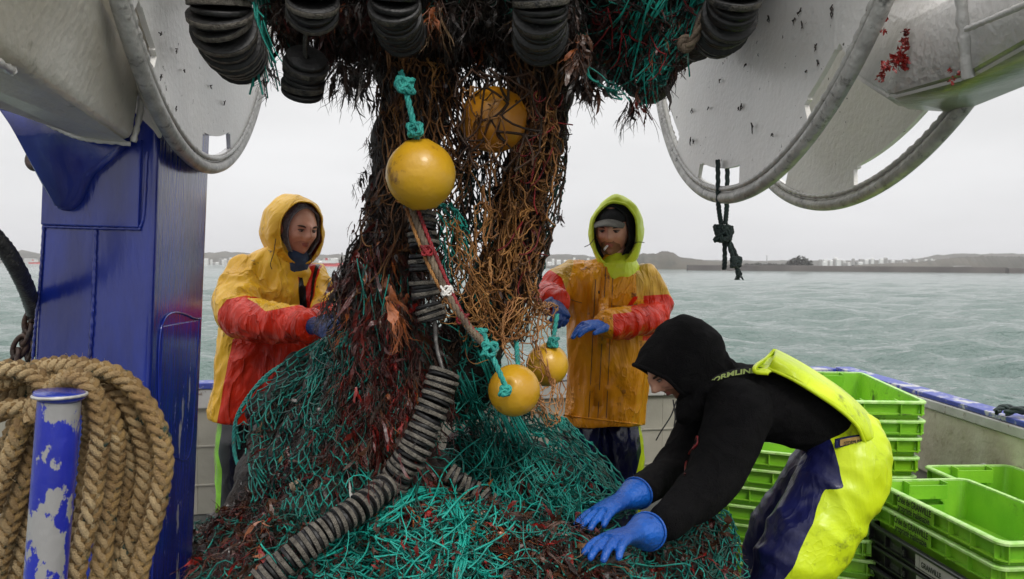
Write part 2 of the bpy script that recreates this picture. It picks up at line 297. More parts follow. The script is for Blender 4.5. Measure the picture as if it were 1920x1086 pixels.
def ellipsoid(c, r, rot=None, seg=24):
    ring = seg // 2; V = [(0, 0, 1)]
    for i in range(1, ring):
        a = math.pi * i / ring
        for j in range(seg): b = 2 * math.pi * j / seg; V.append((math.sin(a) * math.cos(b), math.sin(a) * math.sin(b), math.cos(a)))
    V.append((0, 0, -1)); Fc = []
    for j in range(seg): Fc.append((0, 1 + j, 1 + (j + 1) % seg))
    for i in range(ring - 2):
        for j in range(seg): a = 1 + i * seg; Fc.append((a + j, a + seg + j, a + seg + (j + 1) % seg, a + (j + 1) % seg))
    a = 1 + (ring - 2) * seg
    for j in range(seg): Fc.append((a + j, len(V) - 1, a + (j + 1) % seg))
    V = np.array(V) * np.asarray(r, float)
    if rot is not None: V = V @ np.asarray(rot).T
    return V + np.asarray(c, float), Fc
def join(prims):
    V = []; Fc = []; n = 0
    for v, f in prims:
        V.append(np.asarray(v, float)); Fc += [tuple(int(i) + n for i in q) for q in f]; n += len(v)
    return np.concatenate(V), Fc
def evaluate(o):
    dg = bpy.context.evaluated_depsgraph_get(); me = bpy.data.meshes.new_from_object(o.evaluated_get(dg)); return me
def skin_union(prims, voxel, smooth=6, folds=None):
    """one continuous skin round all primitives (voxel union), relaxed; folds(V,N)->offset along normal"""
    V, Fc = join(prims); me = mesh(V, Fc); o = bpy.data.objects.new('tmp', me); COL.objects.link(o)
    m = o.modifiers.new('r', 'REMESH'); m.mode = 'VOXEL'; m.voxel_size = voxel; m.use_smooth_shade = True
    if smooth: s = o.modifiers.new('s', 'SMOOTH'); s.iterations = smooth; s.factor = .5
    out = evaluate(o); bpy.data.objects.remove(o); bpy.data.meshes.remove(me)
    if folds is not None:
        co = arr(out); nr = np.empty(len(co) * 3, np.float32); out.vertices.foreach_get('normal', nr); nr = nr.reshape(-1, 3)
        co = co + nr * folds(co)[:, None]; out.vertices.foreach_set('co', co.astype(np.float32).ravel()); out.update()
    return out
def nz(V, s, seed=0.0):
    off = Vector((seed * 17.3, seed * 5.1, seed * 9.7)); return np.array([noise.noise(Vector(v * s) + off) for v in V])
def folds(amp, freq, along=(0, 0, 1), squash=.35, seed=1.0, fine=.25):
    """cloth creases: ridged noise drawn out along one direction"""
    a = np.asarray(along, float); a /= np.linalg.norm(a)
    def f(V):
        W = V - np.outer(V @ a, a) * (1 - squash)
        wob = nz(V, freq * .5, seed + 3)[:, None] * .08
        n1 = nz(W + wob, freq, seed); n2 = nz(W, freq * 2.3, seed + 1)
        return amp * ((1 - 2.2 * np.abs(n1)) * .8 + fine * (1 - 2 * np.abs(n2)) * 1.2 - .45)
    return f
def sdf_poly(XY, poly):
    """signed distance, positive inside"""
    XY = np.asarray(XY, float); poly = np.asarray(poly, float); A = poly; B = np.roll(poly, -1, 0)
    d = np.full(len(XY), 1e9); inside = np.zeros(len(XY), bool)
    for a, b in zip(A, B):
        e_ = b - a; w = XY - a; t = np.clip((w @ e_) / (e_ @ e_ + 1e-12), 0, 1); d = np.minimum(d, np.linalg.norm(w - t[:, None] * e_, axis=1))
        c = ((a[1] > XY[:, 1]) != (b[1] > XY[:, 1])) & (XY[:, 0] < (b[0] - a[0]) * (XY[:, 1] - a[1]) / (b[1] - a[1] + 1e-12) + a[0]); inside ^= c
    return np.where(inside, d, -d)
def add_zone(me, name, vals):
    at = me.attributes.new(name, 'FLOAT', 'POINT'); at.data.foreach_set('value', np.asarray(vals, np.float32))
def panel(me, name, poly_px, d, extra=None):
    """sewn panel: outline drawn on the garment's own front plane (world x, z at depth d)"""
    poly = Pn([(x, y, d) for x, y in poly_px])[:, [0, 2]]; V = arr(me); v = sdf_poly(V[:, [0, 2]], poly)
    if extra is not None: v = np.minimum(v, extra(V))
    add_zone(me, name, v)
def flat_hem(me, z, ymin=0):
    V = arr(me); V[:, 2] = np.maximum(V[:, 2], z + .006 * np.sin(V[:, 0] * 18)); me.vertices.foreach_set('co', V.astype(np.float32).ravel()); me.update()
def bevel_box(cx, cy, cz, sx, sy, sz, b=.006):
    bm = bmesh.new(); bmesh.ops.create_cube(bm, size=1); bmesh.ops.scale(bm, vec=(sx, sy, sz), verts=bm.verts); bmesh.ops.translate(bm, vec=(cx, cy, cz), verts=bm.verts)
    if b: bmesh.ops.bevel(bm, geom=bm.edges[:], offset=b, segments=1, affect='EDGES')
    V = [v.co[:] for v in bm.verts]; bm.verts.index_update(); Fc = [tuple(v.index for v in f.verts) for f in bm.faces]; bm.free(); return np.array(V), Fc
def hexa(c, bev=.012, seg=2):
    """8 corners: near quad 0-3, far quad 4-7 (same order)"""
    bm = bmesh.new(); vs = [bm.verts.new(tuple(p)) for p in c]
    for f in ((0, 1, 2, 3), (7, 6, 5, 4), (0, 4, 5, 1), (1, 5, 6, 2), (2, 6, 7, 3), (3, 7, 4, 0)): bm.faces.new([vs[i] for i in f])
    bmesh.ops.recalc_face_normals(bm, faces=bm.faces)
    if bev: bmesh.ops.bevel(bm, geom=bm.edges[:], offset=bev, segments=seg, affect='EDGES', profile=.6)
    me = bpy.data.meshes.new('hexa'); bm.to_mesh(me); bm.free(); return me
def bead(pts, r, step=.008, amp=.3):
    """weld bead: a lumpy run along a polyline"""
    pts = np.asarray(pts, float); L_ = np.linalg.norm(np.diff(pts, axis=0), axis=1).sum(); n = max(6, int(L_ / step)); q = catmull(pts, n)
    rr = r * (1 + .6 * amp * np.sin(np.arange(n) * 2.1) + .08 * RNG.normal(size=n)); return strands(q[None], rr[None], 6)
def rope_twist(path, R, pitch=None, k=3, sides=6, n=None, rs=None):
    """laid rope: k strands winding round the path. path world pts"""
    path = np.asarray(path, float); L_ = np.linalg.norm(np.diff(path, axis=0), axis=1).sum(); pitch = pitch or R * 6.5
    n = n or max(12, int(L_ / pitch * 9)); c = catmull(path, n); s = np.linspace(0, L_ / pitch * 2 * np.pi, n)
    T = np.gradient(c, axis=0); T /= np.linalg.norm(T, axis=1, keepdims=True) + 1e-12
    ref = np.array([.3, -1., .2]); A = np.cross(T, ref); A /= np.linalg.norm(A, axis=1, keepdims=True); B = np.cross(T, A)
    Q = np.stack([c + R * .5 * (np.cos(s + p)[:, None] * A + np.sin(s + p)[:, None] * B) for p in np.arange(k) * 2 * np.pi / k])
    return strands(Q, rs or R * .56, sides)
def rope_plait(path, R, pitch, sides=7):
    """square plait: four strands one way, four the other, weaving over and under"""
    path = np.asarray(path, float); L_ = np.linalg.norm(np.diff(path, axis=0), axis=1).sum(); n = max(16, int(L_ / pitch * 16)); c = catmull(path, n)
    c = c + np.stack([nz(c, 9, 2), nz(c, 9, 5), nz(c, 9, 8)], 1) * .006
    s = np.linspace(0, L_ / pitch * 2 * np.pi, n)
    T = np.gradient(c, axis=0); T /= np.linalg.norm(T, axis=1, keepdims=True) + 1e-12
    ref = np.array([.1, -1., .1]); A = np.cross(T, ref); A /= np.linalg.norm(A, axis=1, keepdims=True); B = np.cross(T, A)
    out = []
    for sg in (1, -1):
        Q = []
        for p in np.arange(4) * np.pi / 2:
            th = sg * s + p; rad = R * (.66 + .13 * sg * np.cos(4 * s * .5 + 2 * p * sg))
            Q.append(c + rad[:, None] * (np.cos(th)[:, None] * A + np.sin(th)[:, None] * B))
        out.append(strands(np.stack(Q), R * .40, sides))
    return out
def curve_px(pts, n=None):
    w = Pn(pts); return catmull(w, n) if n else w
def text_mesh(s, size, xdir, updir, origin, m, name, parent=None, squeeze=1.0, lift=.0015, align='LEFT', thick=.0004, spacing=1.0):
    cu = bpy.data.curves.new('t', 'FONT'); cu.body = s; cu.size = size; cu.align_x = align; cu.extrude = thick; cu.space_line = .85; cu.space_character = spacing
    o = bpy.data.objects.new('t', cu); COL.objects.link(o); me = evaluate(o); bpy.data.objects.remove(o)
    X = Vector(xdir).normalized(); U = Vector(updir); U = (U - X * U.dot(X)).normalized(); Z = X.cross(U)
    V = arr(me); W = np.outer(V[:, 0] * squeeze, X) + np.outer(V[:, 1], U) + np.outer(V[:, 2], Z) + np.array(origin) + np.array(Z) * lift
    me.vertices.foreach_set('co', W.astype(np.float32).ravel()); me.update()
    me.materials.clear()
    return link(name, me, m, parent)

# ------------------------------------------------------------------ sea, coast, far town
SEA = -0.95
def build_sea():
    ry = np.concatenate([np.linspace(-14, 6, 24), 6 + (np.geomspace(1, 3000, 620) - 1) * 1.0]); ry = np.unique(ry)
    nx = 380; u = np.linspace(-1, 1, nx); X = u[None] * (16 + np.maximum(ry, 0)[:, None] * .95); Y = np.broadcast_to(ry[:, None], X.shape)
    Z = np.zeros_like(X); rng = np.random.default_rng(3); step = np.gradient(ry)[:, None]
    for k in range(46):
        lam = 0.35 * 1.11 ** k; 
        if lam > 16: break
        th = rng.normal(1.25, .55); kx, ky = math.cos(th) * 2 * math.pi / lam, math.sin(th) * 2 * math.pi / lam
        a = .024 * lam ** .85 * (1 if lam < 5 else (5 / lam) ** 1.2)
        fade = np.clip(lam / (3.0 * step) - .6, 0, 1)
        ph = kx * X + ky * Y + rng.uniform(0, 6.28) + .8 * np.sin(X * kx * .13 + Y * ky * .21 + k)
        env = .6 + .4 * np.sin(X / (lam * 3.1) + k * 1.7 + .7 * np.sin(Y / (lam * 2.3)))
        s_ = np.sin(ph); Z += a * fade * env * (1 - 2 * (1 - np.abs(np.sin(ph / 2)))**1.3 if k % 2 else s_)
    V = np.stack([X, Y, SEA + Z], -1).reshape(-1, 3); r, c = X.shape; idx = np.arange(r * c).reshape(r, c)
    Fc = np.stack([idx[:-1, :-1], idx[:-1, 1:], idx[1:, 1:], idx[1:, :-1]], -1).reshape(-1, 4)
    m = bpy.data.materials.new('sea_water'); m.use_nodes = True; nt = m.node_tree; N = nt.nodes; L = nt.links; b = N['Principled BSDF']
    tc = N.new('ShaderNodeTexCoord'); mp = N.new('ShaderNodeMapping'); mp.inputs['Scale'].default_value = (1, 1.6, 1); L.new(tc.outputs['Object'], mp.inputs[0])
    b.inputs['Base Color'].default_value = (.17, .24, .22, 1); b.inputs['Roughness'].default_value = .07; b.inputs['IOR'].default_value = 1.333
    prev = None
    for sc, st, di in ((1.7, 1.0, .20), (5.0, .9, .07), (17, .6, .018)):
        n = N.new('ShaderNodeTexNoise'); n.inputs['Scale'].default_value = sc; n.inputs['Detail'].default_value = 4; L.new(mp.outputs[0], n.inputs['Vector'])
        bp = N.new('ShaderNodeBump'); bp.inputs['Strength'].default_value = st; bp.inputs['Distance'].default_value = di; L.new(n.outputs['Fac'], bp.inputs['Height'])
        if prev: L.new(prev.outputs[0], bp.inputs['Normal'])
        prev = bp
    L.new(prev.outputs[0], b.inputs['Normal'])
    n = N.new('ShaderNodeTexNoise'); n.inputs['Scale'].default_value = .05; r_ = N.new('ShaderNodeValToRGB'); L.new(mp.outputs[0], n.inputs['Vector']); L.new(n.outputs['Fac'], r_.inputs[0])
    r_.color_ramp.elements[0].color = (.075, .115, .10, 1); r_.color_ramp.elements[1].color = (.10, .145, .13, 1); L.new(r_.outputs[0], b.inputs['Base Color'])
    link('sea_water', fast_mesh(V, Fc), m, None, True, 'structure')
build_sea()

def hill(name, prof, d0, depth, m, kind='structure', seed=0, rough=1.0, base_py=None):
    """ridge with a real back slope: prof = [(px, py_top)] at distance d0"""
    pr = np.array(prof, float); xs = np.linspace(pr[0, 0], pr[-1, 0], 260); ys = np.interp(xs, pr[:, 0], pr[:, 1])
    rows = []; top = np.stack([P(x, y, d0) for x, y in zip(xs, ys)]); H = np.maximum(top[:, 2] - SEA, .3)
    H = H * (1 + rough * (.10 * np.array([noise.noise(Vector((x * .02, seed, 0))) for x in xs]) + .10 * np.array([noise.noise(Vector((x * .11, seed, 3))) for x in xs]) + .06 * np.array([noise.noise(Vector((x * .4, seed, 6))) for x in xs])))
    for f_, h_ in ((-.5, -.02), (-.46, .25), (-.3, .6), (0, 1), (.35, .8), (.8, .3), (1, -.02)):
        q = top.copy(); q[:, 1] = d0 + f_ * depth; q[:, 0] *= (1 + f_ * depth / d0 * .5); q[:, 2] = SEA + H * h_; rows.append(q)
    V = np.concatenate(rows); r, c = len(rows), len(xs); idx = np.arange(r * c).reshape(r, c)
    Fc = np.stack([idx[:-1, :-1], idx[:-1, 1:], idx[1:, 1:], idx[1:, :-1]], -1).reshape(-1, 4)
    return link(name, fast_mesh(V, Fc), m, None, False, kind)
hill('hills', [(-300, 474), (0, 473), (40, 470), (90, 476), (390, 474), (420, 472), (500, 476), (640, 478), (800, 482), (1010, 480), (1060, 476), (1130, 482), (1220, 486), (1400, 489), (1700, 488), (1745, 480), (1790, 476), (1850, 477), (1900, 475), (1960, 476), (2300, 478)], 1500, 260, M['coast'], seed=1)
hill('headland', [(980, 505), (1040, 497), (1120, 487), (1185, 482), (1205, 475), (1228, 476), (1242, 471), (1262, 473), (1275, 482), (1330, 489), (1400, 494), (1450, 497), (1530, 500)], 760, 60, M['coast'], seed=5, rough=.6)
hill('low_shore', [(1600, 497), (1700, 492), (1760, 487), (1800, 482), (1850, 480), (1900, 481), (2100, 484)], 900, 60, M['coast'], seed=9)
# the long stone breakwater
def wall_far(name, x0, y0, x1, y1, d0, d1, h, m, label, cat):
    a = P(x0, y0, d0); b = P(x1, y1, d1); V = []
    for p in (a, b):
        for dy, z in ((0, SEA - .2), (.8, SEA + h * .9), (1.2, SEA + h), (4, SEA + h), (5, SEA - .2)): V.append((p[0], p[1] + dy, z))
    Fc = [(i, i + 1, i + 6, i + 5) for i in range(4)] + [(0, 5, 9, 4), (4, 3, 2, 1, 0), (5, 6, 7, 8, 9)]
    return tag(link(name, mesh(V, Fc), m), label, cat)
wall_far('breakwater', 1290, 506, 1890, 509, 560, 520, 4.0, M['breakwater'], 'long dark stone breakwater on the horizon right of the knotted rope', 'breakwater')
wall_far('breakwater', 1893, 509, 2300, 511, 505, 480, 3.4, M['breakwater'], 'short dark stone mole beyond the right end of the long breakwater', 'breakwater')
def bushes(name, spots, m, label, cat, group=None):
    V = Pile()
    for (px, py, d, r) in spots:
        c = P(px, py, d); R_ = rp(r, d); n = 420
        u = RNG.normal(size=(n, 3)); u /= np.linalg.norm(u, axis=1, keepdims=True); u *= RNG.uniform(.45, 1, (n, 1)) * np.array([1, .8, .75]) * R_; u[:, 2] = np.maximum(u[:, 2], -.5 * R_)
        s = RNG.normal(size=(n, 4, 3)) * R_ * .09; q = c + u[:, None] + s; idx = np.arange(n * 4).reshape(n, 4); V.add(q.reshape(-1, 3), idx)
    return tag(V.build(name, m, smooth=False), label, cat, group)
bushes('tree', [(1500, 492, 590, 17), (1488, 495, 590, 13), (1514, 496, 590, 12)], M['scrub'], 'round dark tree standing alone behind the breakwater', 'tree')
bushes('tree_row', [(x, 499, 600 + x % 7, 6 + 4 * random.random()) for x in range(1400, 1500, 11)], M['scrub'], 'low dark row of scrub behind the breakwater left of the round tree', 'scrub').__setitem__('kind', 'stuff')
def town(spots, name, label, kind='stuff'):
    prs = []
    for (px, py, d, w, h) in spots:
        c = P(px, py, d); w_ = rp(w, d); h_ = rp(h, d); z1 = c[2]
        prs.append(bevel_box(c[0], d, (z1 + h_ / 2 + SEA) / 2, w_, w_ * .8, z1 + h_ / 2 - SEA, 0))
        x0, x1, y0, y1, zt = c[0] - w_ / 2, c[0] + w_ / 2, d - w_ * .4, d + w_ * .4, z1 + h_ / 2 + .02
        prs.append((np.array([(x0, y0, zt), (x1, y0, zt), (x1, y1, zt), (x0, y1, zt), (x0, d, zt + h_ * .4), (x1, d, zt + h_ * .4)]), [(0, 1, 5, 4), (2, 3, 4, 5), (0, 4, 3), (1, 2, 5), (3, 2, 1, 0)]))
    V, Fc = join(prs); return tag(link(name, mesh(V, Fc), M['far_white'] if 'white' in label else M['far_grey']), label, 'town', None, kind)
town([(x + random.uniform(-5, 5), 492 + random.uniform(-6, 3), 1250 + random.uniform(-60, 60), random.uniform(3, 8), random.uniform(2, 4)) for x in list(range(-60, 60, 9)) + list(range(390, 640, 9)) + list(range(1010, 1190, 10)) + list(range(1540, 1960, 9))], 'far_town', 'white houses scattered along the far shore')
town([(x + random.uniform(-5, 5), 492 + random.uniform(-6, 3), 1270 + random.uniform(-60, 60), random.uniform(4, 10), random.uniform(2, 4)) for x in list(range(-60, 80, 13)) + list(range(390, 640, 13)) + list(range(1540, 1960, 11))], 'far_town', 'grey houses and sheds along the far shore')
def far_building(px, py, d, w, h, label, m=None, chim=False):
    c = P(px, py, d); w_, h_ = rp(w, d), rp(h, d); e_ = empty('far_building', (c[0], d, SEA), label, 'building')
    V, Fc = bevel_box(c[0], d, (c[2] + SEA) / 2, w_, w_ * .5, c[2] - SEA, 0); link('wall', mesh(V, Fc), m or M['far_white'], e_)
    V, Fc = bevel_box(c[0], d, c[2] + h_ * .06, w_ * 1.03, w_ * .53, h_ * .14, 0); link('roof', mesh(V, Fc), M['far_grey'], e_)
    return e_
far_building(1800, 499, 880, 34, 6, 'long white shed on the far shore at the right')
far_building(1740, 497, 900, 12, 8, 'narrow white house left of the long white shed')
far_building(58, 484, 1100, 20, 10, 'white harbour building left of the blue gantry post')
far_building(1245, 473, 765, 11, 6, 'small dark fort on top of the headland right of the hooded man', M['coast'])
def ferry(px, py, d, L_, label, hull):
    c = P(px, py, d); c[2] = SEA; w = rp(L_, d); e_ = empty('ferry', c, label, 'boat')
    V = [(-.5, -.1, 0), (.42, -.1, 0), (.42, .1, 0), (-.5, .1, 0), (-.52, -.13, .12), (.56, -.02, .15), (.56, .02, .15), (-.52, .13, .12)]
    link('hull', mesh(np.array(V) * w + c, [(0, 3, 2, 1), (4, 5, 6, 7), (0, 1, 5, 4), (2, 3, 7, 6), (1, 2, 6, 5), (3, 0, 4, 7)]), hull, e_)
    for nm, x, z, sx, sz in (('cabin', -.08, .19, .6, .12), ('wheelhouse', .1, .29, .22, .09), ('funnel', -.2, .30, .07, .10)):
        V, Fc = bevel_box(c[0] + x * w, c[1], c[2] + z * w, sx * w, .16 * w, sz * w, 0); link(nm, mesh(V, Fc), M['far_white'] if nm != 'funnel' else hull, e_)
ferry(621, 498, 900, 44, 'small red hulled ferry on the horizon right of the man in yellow', M['far_red'])
ferry(66, 489, 1000, 22, 'small dark red workboat on the horizon left of the blue post', M['far_red'])
for (x, h) in ((1438, 18), (1712, 14), (1560, 10)):
    a = P(x, 498, 1240); b_ = P(x, 498 - h, 1240); V, Fc = strands(np.array([[a, (a + b_) / 2, b_]]), np.array([[.9, .7, .35]]), 6)
    V2, F2 = bevel_box(b_[0], b_[1], b_[2], 4, .6, .4, 0)
    e_ = empty('mast', a, {1438: 'thin mast on the far shore between the knotted rope and the round tree', 1712: 'thin mast on the far shore at the right', 1560: 'shortest thin mast on the far shore right of the round tree'}[x], 'mast')
    link('pole', fast_mesh(V, Fc), M['far_grey'], e_); link('spreader', mesh(V2, F2), M['far_grey'], e_)
# ------------------------------------------------------------------ haze over the water
hz = bpy.data.materials.new('haze'); hz.use_nodes = True; hz.node_tree.nodes.clear()
_o = hz.node_tree.nodes.new('ShaderNodeOutputMaterial'); _v = hz.node_tree.nodes.new('ShaderNodeVolumePrincipled')
_v.inputs['Color'].default_value = (.93, .94, .96, 1); _v.inputs['Density'].default_value = 0.0002; _v.inputs['Anisotropy'].default_value = 0.2
hz.node_tree.links.new(_v.outputs[0], _o.inputs['Volume']); hz.cycles.homogeneous_volume = True
V, Fc = bevel_box(0, 1500, 15, 6800, 3400, 70, 0); V[:, 2] = np.where(V[:, 2] > 0, 46, SEA - 1.4)
link('haze', mesh(V, Fc), hz, None, False, 'stuff')

# ------------------------------------------------------------------ deck and bulwark
BW = [(-3.1, 4.57), (-1.92, 4.85), (1.05, 5.49), (2.36, 5.80), (2.40, 4.69), (2.43, 3.55), (2.46, 1.42), (2.48, -.6)]
V = [(-3.2, -.8, 0), (2.5, -.8, 0), (2.5, 5.9, 0), (-3.2, 4.7, 0), (-3.2, -.8, -.1), (2.5, -.8, -.1), (2.5, 5.9, -.1), (-3.2, 4.7, -.1)]
link('deck', mesh(V, [(0, 1, 2, 3), (7, 6, 5, 4), (0, 4, 5, 1), (1, 5, 6, 2), (2, 6, 7, 3), (3, 7, 4, 0)]), M['deck'], None, False, 'structure')
V = [(-3.25, -.85, -.12), (2.55, -.85, -.12), (2.55, 6.0, -.12), (-3.25, 4.75, -.12), (-3.0, -.85, -1.6), (2.3, -.85, -1.6), (2.3, 5.7, -1.6), (-3.0, 4.5, -1.6)]
link('boat_hull', mesh(V, [(0, 1, 2, 3), (7, 6, 5, 4), (0, 4, 5, 1), (1, 5, 6, 2), (2, 6, 7, 3), (3, 7, 4, 0)]), M['blue'], None, False, 'structure')
def bulwark_run(a, b, z0, z1, t, m, name, parent, inset=0.0, bev=.004):
    a = np.array([*a, 0.]); b = np.array([*b, 0.]); d = (b - a) / np.linalg.norm(b - a); n = np.array([-d[1], d[0], 0])
    if (n @ (a - np.array([0, 2, 0]))) < 0: n = -n
    q = lambda p, o, z: p + n * o + np.array([0, 0, z])
    c = [q(a, inset, z0), q(b, inset, z0), q(b, inset, z1), q(a, inset, z1), q(a, inset + t, z0), q(b, inset + t, z0), q(b, inset + t, z1), q(a, inset + t, z1)]
    return link(name, hexa(c, bev), m, parent)
bk = empty('bulwark', (BW[1][0], BW[1][1], 0), 'cream steel bulwark with blue topped rail behind the two men in yellow', 'bulwark')
for i in range(3):
    bulwark_run(BW[i], BW[i + 1], .004, .66, .05, M['bulwark_grey'], 'plating', bk)
    bulwark_run(BW[i], BW[i + 1], .663, .780, .09, M['rail_white'], 'rail_face', bk, -.03, .006)
    bulwark_run(BW[i], BW[i + 1], .783, .82, .14, M['rail_blue'], 'rail_cap', bk, -.04, .006)
    for zz in (.42, .18): bulwark_run(BW[i], BW[i + 1], zz, zz + .012, .02, M['bulwark_grey'], 'seam', bk, -.008, .003)
bs = empty('bulwark', (BW[5][0], BW[5][1], 0), 'stained cream bulwark with blue and white rail behind the green crates', 'bulwark')
for i in range(3, 7):
    bulwark_run(BW[i], BW[i + 1], .004, .37, .05, M['bulwark_grey'], 'plating', bs, .03)
    bulwark_run(BW[i], BW[i + 1], .373, .745, .07, M['bulwark'], 'upper_plating', bs, 0)
    bulwark_run(BW[i], BW[i + 1], .748, .80, .10, M['rail_white'], 'rail_face', bs, -.012, .006)
    bulwark_run(BW[i], BW[i + 1], .803, .83, .12, M['rail_blue'], 'rail_cap', bs, 0, .006)
for k in range(7):
    y = 1.9 + k * .5; V, Fc = bevel_box(2.44, y, .19, .05, .02, .36, .003); link('frame_rib', mesh(V, Fc), M['bulwark_grey'], bs)
# mooring line and chock on the right rail
c0 = P(1893, 783, 3.87); pts = [c0 + np.array(v) for v in ((-.05, .03, .02), (.0, .04, .045), (.06, .0, .03), (.12, -.03, .045), (.19, -.05, .02), (.10, -.08, .03), (.02, -.05, .05), (-.02, 0, .02))]
V, Fc = rope_twist(pts, .017); tag(link('mooring_rope', fast_mesh(V, Fc), M['rope_dark'], None, True), 'short black rope tied round the blue rail at the right edge', 'rope')
t = np.linspace(0, 2 * np.pi, 15); c1 = P(1842, 882, 4.0)
V, Fc = strands(np.array([[c1 + np.array([-.0 + .01 * np.sin(a), .03 * np.cos(a), .03 * np.sin(a)]) for a in t]]), .006, 8)
tag(link('shackle', fast_mesh(V, Fc), M['rail_white'], None, True), 'small pale ring on the bulwark behind the front green crates', 'ring')

# ------------------------------------------------------------------ blue gantry post
def quadpost():
    e_ = empty('gantry_post', P(200, 1086, 2.3), 'thick blue steel gantry post with weld seams behind the coiled rope', 'post')
    # corners in plan: near-left, near-right, far-right, far-left; at top and bottom
    top = [P(92, 60, 2.20), P(303, 60, 2.16), P(403, 60, 2.60), P(203, 60, 2.66)]
    bot = [P(38, 1180, 2.20), P(262, 1180, 2.16), P(357, 1180, 2.60), P(150, 1180, 2.66)]
    for i in range(4): bot[i] = top[i] + (bot[i] - top[i]) * (top[i][2] - 0.004) / (top[i][2] - bot[i][2])
    link('shaft', hexa([*top, *bot], .022, 4), M['blue'], e_, True)
    # upper doubler plate, seam beads
    def on(px, py, o=.004): # point on the front face
        u = (py - 60) / 1120.; a = np.array(top[0]) + (bot_px0 - np.array(top[0])) * u; return None
    def face(px, py, side=0, o=.0):
        A, B, C = (top[0], top[1], bot[0]) if side == 0 else (top[1], top[2], bot[1])
        n = np.cross(B - A, C - A); n /= np.linalg.norm(n)
        if n @ (EYE - A) < 0: n = -n
        v = cF + cR * ((px - 960) / FPX) - cU * ((py - 543) / FPX); s = (n @ (A - EYE)) / (n @ v); return EYE + v * s + n * o
    pl = [face(86, 262), face(268, 262), face(262, 428), face(80, 422)]; n = np.cross(pl[1] - pl[0], pl[3] - pl[0]); n /= np.linalg.norm(n); n = n if n @ (EYE - pl[0]) > 0 else -n
    link('doubler_plate', hexa([p + n * .009 for p in pl] + [p - n * .004 for p in pl], .004), M['blue'], e_)
    for name, pts, r in (('weld_bead', [(84, 425), (170, 428), (264, 430)], .0045), ('weld_bead', [(180, 432), (176, 550), (168, 690), (160, 800)], .005), ('weld_bead', [(92, 262), (78, 500), (62, 680), (45, 1000)], .004), ('weld_bead', [(276, 285), (270, 400), (262, 430)], .004)):
        V, Fc = bead([face(x, y, 0, .002) for x, y in pts], r); link(name, fast_mesh(V, Fc), M['blue'], e_, True)
    for pts in ([(300, 900), (302, 612), (370, 598), (372, 600)], [(372, 600), (356, 840), (325, 858), (318, 862)]):
        V, Fc = bead([face(x, y, 1, .002) for x, y in pts], .0028); link('weld_bead', fast_mesh(V, Fc), M['blue'], e_, True)
    pl = [face(304, 612, 1), face(371, 600, 1), face(340, 1180, 1), face(280, 1180, 1)]; n = np.cross(pl[1] - pl[0], pl[3] - pl[0]); n /= np.linalg.norm(n); n = n if n @ (EYE - pl[0]) > 0 else -n
    link('doubler_plate', hexa([p + n * .003 for p in pl] + [p - n * .006 for p in pl], .002), M['blue_worn'], e_)
    # bracket under the beam
    g = [(48, 214), (262, 262), (180, 330), (160, 380), (138, 398), (120, 392), (104, 350), (85, 268)]
    f = [face(x, y, 0, .11 if i in (0, 7) else .05 if i in (6,) else .04) for i, (x, y) in enumerate(g)]; b_ = [face(x, y, 0, -.03) for x, y in g]
    bm = bmesh.new(); va = [bm.verts.new(p) for p in f]; vb = [bm.verts.new(p) for p in b_]; bm.faces.new(va); bm.faces.new(vb[::-1])
    for i in range(8): bm.faces.new([va[i], vb[i], vb[(i + 1) % 8], va[(i + 1) % 8]])
    bmesh.ops.recalc_face_normals(bm, faces=bm.faces); bmesh.ops.bevel(bm, geom=bm.edges[:], offset=.007, segments=2, affect='EDGES')
    me = bpy.data.meshes.new('b'); bm.to_mesh(me); bm.free(); link('bracket', me, M['blue'], e_, True)
quadpost()

# ------------------------------------------------------------------ white beams
wl = empty('gantry_beam', P(160, 200, 1.9), 'big white box beam welded on top of the blue post, upper left', 'beam')
link('box', hexa([P(-330, -330, 1.15), P(40, -330, 1.25), P(-60, 60, 1.25), P(-330, 40, 1.15), P(20, -160, 2.12), P(268, 150, 2.12), P(250, 266, 2.10), P(158, 256, 2.08)], .03, 4), M['white_grimy'], wl, True)
link('lower_flange', hexa([P(-330, 45, 1.17), P(-60, 60, 1.27), P(246, 270, 2.11), P(160, 260, 2.07), P(-330, 95, 1.22), P(-120, 100, 1.32), P(150, 262, 2.2), P(52, 216, 2.14)], .006), M['white_grimy'], wl)
link('side_plate', hexa([P(40, -300, 1.7), P(250, -300, 1.7), P(310, 60, 2.16), P(306, 262, 2.16), P(-10, -300, 1.9), P(250, -320, 1.9), P(312, 40, 2.26), P(255, 262, 2.24)], .01), M['white_grimy'], wl)
link('stiffener', hexa([P(60, -100, 1.60), P(120, -100, 1.62), P(262, 120, 2.08), P(262, 150, 2.08), P(60, -130, 1.66), P(130, -130, 1.7), P(270, 110, 2.14), P(270, 140, 2.14)], .006), M['white_grimy'], wl)
V, Fc = bead([P(250, 266, 2.09), P(262, 215, 2.10), P(266, 165, 2.115)], .008); link('weld_bead', fast_mesh(V, Fc), M['white'], wl, True)
V, Fc = bead([P(52, 214, 2.13), P(105, 240, 2.1), P(158, 260, 2.06), P(245, 270, 2.1)], .007); link('weld_bead', fast_mesh(V, Fc), M['white'], wl, True)
V, Fc = bead([P(-20, 108, 1.30), P(18, 130, 1.42), P(22, 132, 1.43)], .008); link('weld_bead', fast_mesh(V, Fc), M['white'], wl, True)

